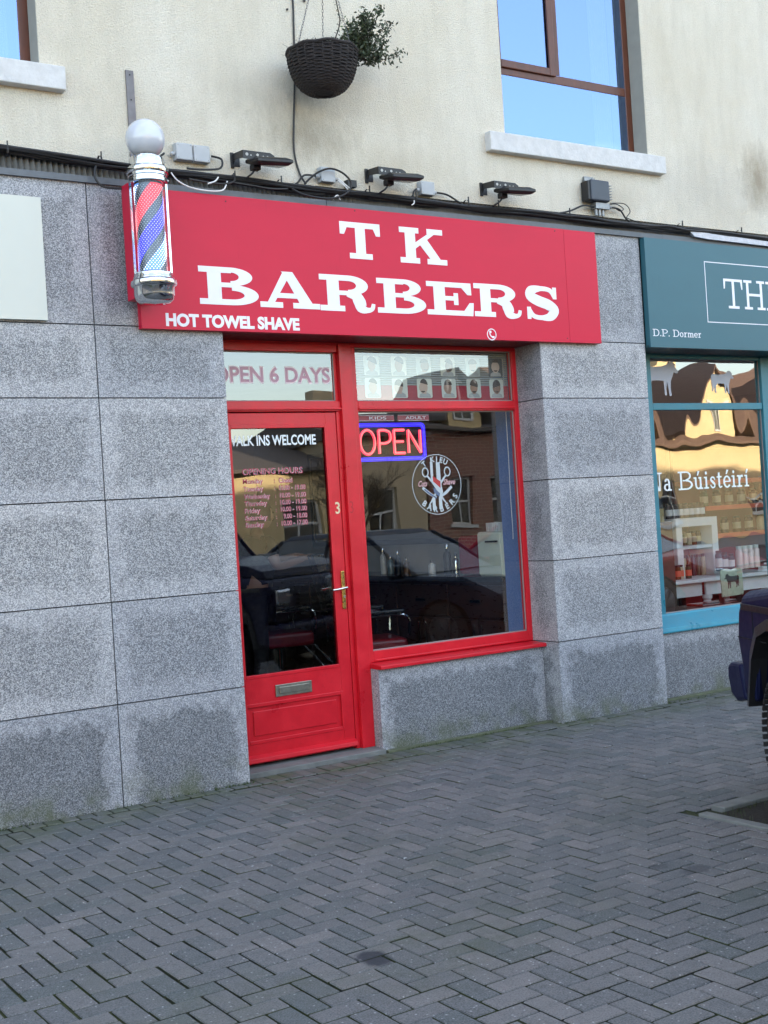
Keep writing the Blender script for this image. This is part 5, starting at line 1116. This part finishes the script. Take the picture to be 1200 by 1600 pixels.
for i, x in enumerate((9.02, 9.10, 9.19)): jar(x, 1.05, .90, .19-.02*i, .032, pm('teal bottle', (.02, .07, .09), .15), ORD[i]+' dark teal bottle from the left beside the tall tins', 'teal bottles left of the tall tins', cat='bottle', lab=WHITEP)
for i in range(7): jar(8.22+i*.07, 1.08+.03*(i % 2), .859, .13, .028, JC[(i*3) % 4], ORD[i]+' small red labelled jar from the left on the display table', 'jars at the left end of the display table', lab=ORR)
for i in range(20): jar(9.52+i*.092, 1.72, (1.225, 1.505)[i % 2], .16, .04, JC[rr_.randrange(4)], ORD[i//2]+' jar from the left on the '+('lower', 'upper')[i % 2]+' of the two filled orange red shelves', 'jars on the orange red shelves', lab=JC[3])
for i in range(5): jar(8.20+i*.08, 1.62, 1.02+.10*(i % 2), .12, .030, JC[i % 4], ORD[i]+' jar from the left on the dark stand behind the table end', 'jars on the dark stand', lab=CREAM)
tag(B('jar_stand', BLACK, None, (8.12, 8.60, 1.57, 1.72, .98, 1.015), (8.14, 8.17, 1.58, 1.70, .03, .98), (8.55, 8.58, 1.58, 1.70, .03, .98)), 'dark stand behind the left end of the display table', 'stand')
for i, (a, b) in enumerate(((8.98, 9.20), (9.48, 9.74))):
    tag(B('white_box', PW, None, (a, b, .93, .985, .859, .882), (a+.004, b-.003, .932, .985, .884, .905), bevel=.002), ('pale stacked boxes on the table left of the cow plaque', 'pale stacked boxes on the table right of the cow plaque')[i], 'boxes')
t = thing('storage_tin', 'yellowish tin with a dark lid high at the left edge of the neighbouring window', 'tin', (8.05, .95, 1.42))
m = MB(); m.lathe([(0, 0), (.075, 0), (.075, .12), (0, .12)], (8.18, 1.0, 1.40), 20); m.build('body', pm('yellow tin', (.42, .34, .16), .4), t, smooth=True); m = MB(); m.lathe([(.078, .12), (.07, .17), (.03, .26), (0, .27)], (8.18, 1.0, 1.40), 18); m.build('lid', BLACK, t, smooth=True)
tag(B('tin_plinth', pm('brown wood plinth', (.08, .045, .03), .5), None, (8.08, 8.28, .9, 1.1, .03, 1.398)), 'tall brown plinth carrying the yellowish tin behind the left edge of the neighbouring window', 'plinth')
t = thing('cow_plaque', 'square greenish plaque with a dark cow picture leaning in the neighbouring window', 'plaque', (8.72, .50, .66))
def plq():
    m = MB(); x0, x1, z0, z1 = 8.415, 8.70, .715, .955
    P = [(x0+.01, z0), (x1-.01, z0+.004), (x1, z0+.02), (x1-.006, z1-.02), (x1-.03, z1), (x0+.20, z1+.006), (x0+.14, z1-.010), (x0+.09, z1+.006), (x0+.02, z1), (x0, z1-.02)]
    m.prism(P, .50, .512); m.build('plaque_board', pm('greenish slate', (.45, .50, .36), .6, var=.3, scale=20), t, bevel=.003)
    m = MB(); m.prism(cow_poly(.088, (x0+x1)/2, z0+.125, -1), .4975, .4995); m.build('cow_picture', pm('dark brown ink', (.045, .035, .03), .7), t)
    B('easel', BLACK, t, (8.44, 8.45, .50, .56, .655, .73), (8.66, 8.67, .50, .56, .655, .73))
plq()
t = tag(B('window_ledge_board', pm('dark brown ledge', (.10, .03, .02), .5), None, (7.2, 10.4, .36, .80, .60, .652), bevel=.003), 'dark reddish display ledge just inside the neighbouring window', 'ledge')
t = thing('meat_tray', 'shallow red tray on the display ledge beneath the cow plaque', 'tray', (8.6, .62, .653)); B('tray', pm('glossy red tray', (.42, .05, .03), .15), t, (8.2, 8.75, .53, .72, .654, .672), bevel=.006); B('tray_lip', CHROME, t, (8.2, 8.75, .525, .53, .66, .68))

# ================================================================== PARKED CARS (nose to the pavement)
TYRE = pm('tyre rubber', (.017, .017, .018), .75, var=.25, scale=40, bump=.3); ALLOY = pm('dull alloy', (.35, .35, .36), .35, .9)
CGL = m_glass('car glass', tint=(.12, .14, .15), r0=.08)
def wheel(m_root, x, y, s, R, W_, M):
    """tyre with tread blocks, rim as a sub-part"""
    m = MB(); prof = [(R*.60, -W_/2+.01), (R*.75, -W_/2-.006), (R*.90, -W_/2+.002), (R*.975, -W_/2+.018), (R*.985, -W_/2+.03), (R*.985, W_/2-.03), (R*.975, W_/2-.018), (R*.90, W_/2-.002), (R*.75, W_/2+.006), (R*.60, W_/2-.01)]
    m.lathe(prof, (x, y, R), 48, axis='Y')
    for k in range(60):
        a = 2*pi*k/60; u = Vector((cos(a), 0, sin(a))); v = Vector((-sin(a), 0, cos(a)))
        for j, (o0, wd) in enumerate(((-.40, .14), (-.14, .10), (.14, .10), (.40, .14))):
            aa = a+(.02 if j % 2 else 0); u2 = Vector((cos(aa), 0, sin(aa))); v2 = Vector((-sin(aa), 0, cos(aa)))
            m.obox(Vector((x, y+o0*W_, R))+u2*R*.985, u2, v2, Vector((0, 1, 0)), R*.018, R*.034, W_*wd)
    m.xf(M); t_ = m.build('wheel', TYRE, m_root, smooth=True)
    m = MB(); yo = y+s*(W_/2-.012); m.lathe([(0, 0), (R*.14, 0), (R*.16, -s*.012), (R*.52, -s*.03), (R*.58, s*.004), (R*.62, s*.004), (R*.62, -s*.05)], (x, yo, R), 32, axis='Y')
    for k in range(6):
        a = 2*pi*k/6; u = Vector((cos(a), 0, sin(a))); m.obox(Vector((x, yo-s*.012, R))+u*R*.34, u, Vector((0, 1, 0)), u.cross(Vector((0, 1, 0))), R*.22, .010, R*.05)
    m.xf(M); m.build('rim', ALLOY, t_, smooth=True)
def arch_pts(xc, R, zb, sq=False, n=9):
    if sq: return [(xc+R*1.28, zb), (xc+R*1.08, zb+.26), (xc+R*.86, zb+.38), (xc+R*.5, zb+.425), (xc-R*.6, zb+.425), (xc-R*.95, zb+.36), (xc-R*1.2, zb+.2), (xc-R*1.28, zb)]
    return [(xc+R*1.18*cos(pi*k/n), max(zb, R+R*1.18*sin(pi*k/n)) if 0 < k < n else zb) for k in range(n+1)]
def car(label, front, theta, col, style):
    p = dict(suv=dict(L=4.3, H=1.82, W=.85, bz=1.06, bh=1.15, zb=.50, R=.37, ws=-1.25, rt=(-1.72, -4.05)), saloon=dict(L=4.4, H=1.44, W=.86, bz=.70, bh=.93, zb=.24, R=.32, ws=-1.25, rt=(-2.05, -3.35)))[style]
    L, H, W, bz, bh, zb, R, ws = [p[k] for k in ('L', 'H', 'W', 'bz', 'bh', 'zb', 'R', 'ws')]
    M = Matrix.Translation((front[0], front[1], 0)) @ Matrix.Rotation(pi/2-theta, 4, 'Z')
    t = thing('parked_car', label, 'car', tuple(M @ Vector((-L/2, 0, 0))))
    P = pm('car paint %s' % style+str(col), col, .38, 0, var=.05, spec=.10, coat=.0)
    suv = style == 'suv'; fx = -.76 if suv else -.86; rx = -L+.85
    low = [(-.12, zb+.02)]+arch_pts(fx, R, zb, suv)+arch_pts(rx, R, zb, suv)+[(-L+.05, zb+.02)]
    top = [(-L, bh*.75), (-L+.02, bh*.98), (ws-.05, bh)] if suv else [(-L, .70), (-L+.04, bh*1.03), (p['rt'][1]-.55, bh*1.06), (ws, bh)]
    top += [(ws*.5, bh-.02), (-.16, bz+.02), (-.10, bz-.06), (-.07, bz-.24 if suv else .55), (-.12, .66 if suv else .4)]
    m = MB(); n0 = len(low+top); hull = low+top
    # body in three lengthwise layers so the flanks bulge softly
    lay = [(-W+.0, .0), (-W+.05, .015), (W-.05, .015), (W, .0)]
    vs = []
    for yy, inf in ((-W, -.035), (-W+.06, 0), (W-.06, 0), (W, -.035)):
        for (x, z) in hull: zz = z+(inf if z > bz-.12 else 0); xx = x+(-inf if x < -L+.1 else inf if x > -.3 else 0); vs.append((xx, yy, zz))
    fs = [tuple(range(n0)), tuple(range(4*n0-1, 3*n0-1, -1))]
    for l in range(3): fs += [(l*n0+i, l*n0+(i+1) % n0, (l+1)*n0+(i+1) % n0, (l+1)*n0+i) for i in range(n0)]
    m.add(vs, fs)
    if suv: m.prism([(-.22, bh-.06), (ws, bh-.02), (ws, bh+.13), (-.75, bh+.105), (-.42, bh+.07), (-.27, bh+.02)], -W*.84, W*.84)
    m.xf(M); body_ = m.build('body', P, t, bevel=.022)
    # cabin: pillars and roof, glazing as panes
    r0, r1 = p['rt']; ct = bh+.0; zt = H-.05; wi = W-.17 if suv else W-.22
    rb = (-L+.06) if suv else r1-.62
    m = MB()
    def q(x, y, z): return Vector((x, y, z))
    roof = [q(r0, -wi, zt), q(r0, wi, zt), q(r1, wi, zt), q(r1, -wi, zt)]; up = [q(r0-.10, -wi+.08, H), q(r0-.10, wi-.08, H), q(r1+.10, wi-.08, H), q(r1+.10, -wi+.08, H)]
    m.add(roof+up, [(3, 2, 1, 0), (4, 5, 6, 7)]+[(i, (i+1) % 4, 4+(i+1) % 4, 4+i) for i in range(4)])
    base = [q(ws, -W+.07, ct), q(ws, W-.07, ct), q(rb, W-.07, ct), q(rb, -W+.07, ct)]
    for a, b in zip(base, roof): m.tube([a, b], .032, 6)
    xm = (r0+r1)/2+.1
    for s in (-1, 1): m.tube([q(xm, s*(W-.07), ct), q(xm, s*wi, zt)], .030, 6)
    m.xf(M); m.build('roof', P, t, bevel=.01)
    def inset(Q, k=.05): c = sum(Q, Vector())/len(Q); return [v+(c-v)*k for v in Q]
    def pane(nm, Q, th=.008):
        nrm = (Q[1]-Q[0]).cross(Q[2]-Q[0]).normalized()*th; m = MB(); k = len(Q); m.add(Q+[v+nrm for v in Q], [tuple(range(k)), tuple(range(2*k-1, k-1, -1))]+[(i, (i+1) % k, k+(i+1) % k, k+i) for i in range(k)]); m.xf(M); m.build(nm, CGL, t)
    pane('windscreen', inset([base[0], base[1], roof[1], roof[0]], .03)); pane('rear_window', inset([base[2], base[3], roof[3], roof[2]], .05))
    for s in (-1, 1):
        y0, y1 = s*(W-.07), s*wi
        pane('side_window', inset([q(ws, y0, ct), q(xm, y0, ct), q(xm, y1, zt), q(r0, y1, zt)], .05)); pane('side_window', inset([q(xm, y0, ct), q(rb, y0, ct), q(r1, y1, zt), q(xm, y1, zt)], .05))
    # bumpers, flares, trim
    if suv:
        m = MB(); pr = [(.02, .505), (.055, .60), (.05, .665), (.0, .685), (-.14, .69), (-.20, .50), (-.06, .475)]
        m.prism(pr, -W-.01, W+.01); m.xf(M); m.build('front_bumper', P, t, bevel=.02)
        m = MB(); m.prism([(-L-.10, .50), (-L-.10, .68), (-L+.08, .70), (-L+.08, .50)], -W, W); m.xf(M); m.build('rear_bumper', BLACK, t, bevel=.02)
        for xc in (fx, rx):
            for s in (-1, 1):
                A_ = arch_pts(xc, R, zb-.02, True); o_ = [(xc+(a-xc)*1.11, zb-.02+(b-zb+.02)*1.13) for a, b in A_]
                m = MB()
                for i in range(len(A_)-1):
                    vs = []
                    for (a, b), yy in ((A_[i], W-.06), (o_[i], W-.06), (o_[i], W+.018), (A_[i], W+.030)): vs.append((a, s*yy, b))
                    for (a, b), yy in ((A_[i+1], W-.06), (o_[i+1], W-.06), (o_[i+1], W+.018), (A_[i+1], W+.030)): vs.append((a, s*yy, b))
                    m.add(vs, [(0, 1, 2, 3), (7, 6, 5, 4), (0, 4, 5, 1), (1, 5, 6, 2), (2, 6, 7, 3), (3, 7, 4, 0)])
                m.xf(M); m.build('arch_flare', BLACK, t)
        m = MB(); m.box(-.60, -.20, W+.001, W+.010, .985, 1.02); m.box(-.60, -.20, -W-.010, -W-.001, .985, 1.02); m.xf(M); m.build('side_trim', BLACK, t, bevel=.003)
        m = MB(); m.box(-.34, -.335, W-.001, W+.003, .70, 1.0); m.box(-.5, -.12, W-.001, W+.0025, .832, .837); m.box(-.34, -.335, -W-.003, -W+.001, .70, 1.0); m.xf(M); m.build('panel_gap', DARK, t)
    else:
        m = MB(); m.prism([(.05, .26), (.08, .40), (.06, .56), (-.08, .60), (-.10, .24)], -W+.03, W-.03); m.xf(M); m.build('front_bumper', P, t, bevel=.04, seg=3)
        m = MB(); m.prism([(-L-.07, .28), (-L-.08, .50), (-L+.06, .60), (-L+.06, .26)], -W+.03, W-.03); m.xf(M); m.build('rear_bumper', P, t, bevel=.04, seg=3)
    hl = pm('headlamp glass', (.65, .68, .70), .08, .6)
    for s in (-1, 1):
        m = MB(); zc = bz-.14 if suv else .66
        m.box(-.13, -.060 if suv else .0, min(s*(W-.32), s*(W-.08)), max(s*(W-.32), s*(W-.08)), zc-.07, zc+.07); m.xf(M); m.build('headlight', hl, t, bevel=.02)
        m = MB(); m.box(-L-.02, -L+.03, min(s*(W-.20), s*(W-.02)), max(s*(W-.20), s*(W-.02)), bh-.32, bh-.12); m.xf(M); m.build('tail_light', pm('tail lamp red', (.35, .01, .01), .15), t, bevel=.01)
        m = MB(); m.obox((ws-.10, s*(W+.12), ct+.06), (1, 0, 0), (0, 1, 0), (0, 0, 1), .05, .11, .08); m.xf(M); m.build('wing_mirror', BLACK if suv else P, t, bevel=.03)
        m = MB()
        for k in (0, 1): m.box(ws-.75-k*1.0, ws-.60-k*1.0, min(s*(W+.0), s*(W+.03)), max(s*(W+.0), s*(W+.03)), bh-.16, bh-.13)
        m.xf(M); m.build('door_handle', BLACK, t, bevel=.004)
    m = MB(); [m.box(-.075, -.04 if suv else .02, -.42, .42, (.74 if suv else .56)+i*.045, (.755 if suv else .575)+i*.045) for i in range(5)]; m.xf(M); m.build('grille', BLACK, t)
    m = MB(); m.box(-L+.3, -.35, -W+.12, W-.12, zb-.18 if suv else .17, zb+.02 if suv else .26); m.xf(M); m.build('underbody', DARK, t)
    for xc in (fx, rx):
        for s in (-1, 1): wheel(t, xc, s*(W-.12), s, R, .235 if suv else .20, M)
    return t
car('dark navy off road car with black wheel arch flares at the right edge', (6.09, -2.68), radians(28), (.010, .013, .045), 'suv')
car('dark blue saloon right of the navy off road car, mirrored in the barber window', (8.95, -2.75), radians(18), (.012, .022, .045), 'saloon')
car('red saloon parked off to the right, mirrored in the neighbouring shop window', (12.2, -2.7), radians(16), (.35, .02, .02), 'saloon')

# ================================================================== ACROSS THE STREET (seen only in reflections, and it bounces warm light back)
YELR = pm('pale yellow render', (.58, .45, .24), .9, var=.08, scale=1.2, bump=.2); BUFF = pm('buff render', (.46, .37, .24), .9, var=.1, scale=1.2); BRN = pm('brown tiles', (.13, .075, .05), .8, var=.35, scale=5, stretch=(1, 1, 5), bump=.4)
def m_brickwall():
    n = NT('red brick wall'); p = n.pos(); sp = n.n('ShaderNodeSeparateXYZ'); n.l(p, sp.inputs[0]); cb_ = n.n('ShaderNodeCombineXYZ'); n.l(sp.outputs[0], cb_.inputs[0]); n.l(sp.outputs[2], cb_.inputs[1])
    b = n.n('ShaderNodeTexBrick'); n.l(cb_.outputs[0], b.inputs['Vector']); b.inputs['Scale'].default_value = 1; b.inputs['Brick Width'].default_value = .30; b.inputs['Row Height'].default_value = .11; b.inputs['Mortar Size'].default_value = .012
    b.inputs['Color1'].default_value = (.24, .08, .05, 1); b.inputs['Color2'].default_value = (.17, .06, .045, 1); b.inputs['Mortar'].default_value = (.35, .30, .24, 1); return n.bsdf(b.outputs[0], .9)
RBW = m_brickwall(); SASH = pm('white sash frame', (.55, .55, .52), .5); PGL = m_glass('far window glass', tint=(.2, .22, .23), r0=.15)
def far_house(label, x0, x1, zt, wall, roofm, y=-24, rise=2.4, depth=7, wins=(), gables=(), wall2=None):
    t = thing('house', label, 'house', ((x0+x1)/2, y, 0))
    holes = [(a-w_/2, a+w_/2, b, b+h) for a, b, w_, h in wins]
    wall_with_holes(x0, x1, 0, zt, holes, y-.3, y).build('wall', wall, t)
    m = MB(); [m.box(*b) for b in ((x0, x0+.25, y-depth, y-.3, 0, zt), (x1-.25, x1, y-depth, y-.3, 0, zt), (x0+.25, x1-.25, y-depth, y-depth+.25, 0, zt))]; m.build('rear_wall', wall, t)
    m = MB(); m.prism([(y+.35, zt-.02), (y+.35, zt+.08), (y-depth/2, zt+rise), (y-depth-.3, zt+.05), (y-depth-.3, zt-.05)], x0-.15, x1+.15, plane='YZ'); r_ = m.build('roof', roofm, t)
    m = MB(); m.box((x0+x1)/2-.4, (x0+x1)/2+.4, y-depth/2-.3, y-depth/2+.3, zt+rise-.5, zt+rise+.9); m.build('chimney', wall, r_)
    for a, b, w_, h in wins:
        m = MB(); f = .07
        for q in ((a-w_/2, a-w_/2+f, b, b+h), (a+w_/2-f, a+w_/2, b, b+h), (a-w_/2+f, a+w_/2-f, b, b+f), (a-w_/2+f, a+w_/2-f, b+h-f, b+h), (a-w_/2+f, a+w_/2-f, b+h/2-f/2, b+h/2+f/2), (a-f/2, a+f/2, b+f, b+h/2-f/2)): m.box(q[0], q[1], y-.18, y-.12, q[2], q[3])
        fo = m.build('window', SASH, t); B('pane', PGL, fo, (a-w_/2, a+w_/2, y-.16, y-.155, b, b+h)); B('window_sill', SASH, fo, (a-w_/2-.1, a+w_/2+.1, y-.1, y+.08, b-.1, b-.005))
    for xc, w_, za, zb_ in gables:
        m = MB(); m.prism([(xc-w_/2, zb_), (xc+w_/2, zb_), (xc+w_/2, zb_+.5), (xc, za), (xc-w_/2, zb_+.5)], y-3, y+.10); g = m.build('gable', wall2 or wall, t)
        m = MB()
        for s in (-1, 1): m.prism([(xc, za+.02), (xc, za+.17), (xc+s*(w_/2+.3), zb_+.42), (xc+s*(w_/2+.3), zb_+.27)], y-3.1, y+.35)
        m.build('gable_roof', roofm, t)
        m = MB(); a, b, ww, h = xc, zb_+.35, 1.0, 1.25
        for q in ((a-ww/2, a-ww/2+.08, b, b+h), (a+ww/2-.08, a+ww/2, b, b+h), (a-ww/2+.08, a+ww/2-.08, b, b+.08), (a-ww/2+.08, a+ww/2-.08, b+h-.08, b+h), (a-.04, a+.04, b+.08, b+h-.08)): m.box(q[0], q[1], y+.101, y+.16, q[2], q[3])
        fo = m.build('window', SASH, t); B('pane', PGL, fo, (a-ww/2+.05, a+ww/2-.05, y+.11, y+.12, b+.05, b+h-.05))
    return t
far_house('low pale yellow house with a dark roof across the street, mirrored in the door glass', 10.5, 19.3, 3.1, YELR, SLATE, wins=[(12.5, .9, 1.4, 1.3), (15.2, .9, 1.4, 1.3), (18, .9, 1.4, 1.3)], rise=1.05)
far_house('low buff house across the street, mirrored beside the neon sign', 19.4, 22.4, 4.0, BUFF, SLATE, wins=[(20.9, 1.0, 1.1, 1.5)], rise=.9)
far_house('red brick building across the street, mirrored in the barber window', 22.5, 28.2, 4.2, RBW, SLATE, wins=[(23.8, 1.2, 1.1, 1.5), (25.6, 1.2, 1.1, 1.5), (27.3, 1.2, 1.1, 1.5)], rise=.8, gables=[(24.0, 1.5, 6.0, 4.2), (26.6, 1.5, 6.0, 4.2)], wall2=YELR)
far_house('long pale yellow building with brown tiled roof and gabled dormers across the street', 28.4, 47, 3.5, YELR, BRN, wins=[(x, .9, 1.2, 1.4) for x in (30, 33, 38.2, 41, 44)], rise=3.4, depth=9, gables=[(31.0, 2.4, 5.6, 3.5), (35.6, 3.4, 6.4, 3.5), (40.8, 3.0, 6.0, 3.5), (45, 2.4, 5.6, 3.5)])
far_house('pale yellow house at the far left across the street, out of the mirror views', -14, 10.3, 5.8, YELR, SLATE, wins=[(x, z, 1.1, 1.4) for x in (-12, -8, -4, 0, 4, 8) for z in (1, 3.8)], rise=2.4)
far_house('buff house at the far right across the street beyond the dormered building', 47.3, 70, 5.8, BUFF, BRN, wins=[(x, z, 1.1, 1.4) for x in (50, 54, 58, 62, 66) for z in (1, 3.8)], rise=2.4)
def tree(x, y, h, label):
    t = thing('bare_tree', label, 'tree', (x, y, 0)); r = random.Random(int(x)); tr, br = MB(), MB()
    tr.tube(cat_rom([(x, y, 0), (x+.05, y, h*.2), (x-.03, y+.05, h*.4)], 4), [.16, .15, .14, .13, .125, .12, .115, .11, .10], 10)
    def grow(p, d, L, rad, k):
        q = [p]; dd = d
        for i in range(4): dd = (dd+Vector((r.gauss(0, .16), r.gauss(0, .16), r.gauss(.04, .10)))).normalized(); q.append(q[-1]+dd*L/4)
        br.tube(q, [rad*(1-.12*i) for i in range(5)], 5 if k > 1 else 3)
        if k == 0: return
        for i in range(3+(k > 1)):
            a = r.uniform(0, 6.28); e = (dd*.75+Vector((cos(a), sin(a), r.uniform(-.1, .5)))*.7).normalized(); grow(q[r.randrange(2, 5)], e, L*.68, rad*.52, k-1)
    for i in range(6): a = i*1.05; grow(Vector((x-.03, y+.05, h*(.34+.01*i))), Vector((cos(a)*.6, sin(a)*.6, .9)).normalized(), h*.30, .05, 4)
    BK = pm('dark bark', (.045, .035, .025), .9, var=.4, scale=12, bump=.5); tr.build('trunk', BK, t, smooth=True); br.build('crown', BK, t)
tree(17.7, -20.5, 3.3, 'bare winter tree across the street, its branches mirrored in the door glass')

def shade_block(label, x0, x1, zt, ridge):  # unseen building added to keep the low sun off the opposite side
    t = thing('added_shade_building', label, 'building', ((x0+x1)/2, 0, 0))
    holes = [(x+1, x+2.2, z, z+1.5) for x in range(int(x0)+1, int(x1)-3, 3) for z in range(1, int(zt)-2, 3)]
    wall_with_holes(x0, x1, 0, zt, holes, 0, .3).build('wall', RENDER, t)
    m = MB(); [m.box(*b) for b in ((x0, x0+.3, .3, 9, 0, zt), (x1-.3, x1, .3, 9, 0, zt), (x0+.3, x1-.3, 8.7, 9, 0, zt))]; m.build('rear_wall', RENDER, t)
    for h in holes: f = B('window', WOODBR, t, (h[0], h[0]+.07, .14, .2, h[2], h[3]), (h[1]-.07, h[1], .14, .2, h[2], h[3]), (h[0]+.07, h[1]-.07, .14, .2, h[2], h[2]+.07), (h[0]+.07, h[1]-.07, .14, .2, h[3]-.07, h[3])); B('pane', GLASSU, f, (h[0]+.06, h[1]-.06, .15, .156, h[2]+.06, h[3]-.06))
    m = MB(); m.prism([(-.4, zt), (9.7, zt), (4.6, ridge)], x0-.02, x1+.02, plane='YZ'); m.build('roof', SLATE, t)
shade_block('unseen tall cream block added on the shop side to shade the houses opposite', 24.6, 34.2, 14.0, 16.5)
shade_block('unseen lower cream terrace added beyond the tall block to carry on its shade', 34.3, 62, 8.2, 11.0)

# pieces that can be told apart become parts of their own
def explode(o):
    me = o.data; n = len(me.vertices); par = list(range(n))
    def find(a):
        while par[a] != a: par[a] = par[par[a]]; a = par[a]
        return a
    for e in me.edges: a, b = find(e.vertices[0]), find(e.vertices[1]); par[a] = b
    groups = {}
    for p in me.polygons: groups.setdefault(find(p.vertices[0]), []).append(p.index)
    if len(groups) < 2: return
    first = True
    for g in groups.values():
        vi = sorted({v for p in g for v in me.polygons[p].vertices}); ix = {v: i for i, v in enumerate(vi)}
        m2 = bpy.data.meshes.new(me.name); m2.from_pydata([me.vertices[v].co[:] for v in vi], [], [[ix[v] for v in me.polygons[p].vertices] for p in g])
        for mt in me.materials: m2.materials.append(mt)
        for k, p in enumerate(g): m2.polygons[k].use_smooth = me.polygons[p].use_smooth; m2.polygons[k].material_index = me.polygons[p].material_index
        if first: keep = m2; first = False; continue
        q = o.copy(); q.data = m2; COL.objects.link(q); q.parent = o.parent
    o.data = keep
for o in list(COL.objects):
    if o.type == 'MESH' and o.name.split('.')[0] in ('side_trim', 'panel_gap', 'lid_screw', 'cable_gland', 'fixing_screw', 'cooling_fin', 'side_rail', 'shelf', 'base_strip', 'soffit', 'shop_window_pane', 'butcher_window_pane', 'room_lining', 'easel', 'window_sill'): explode(o)
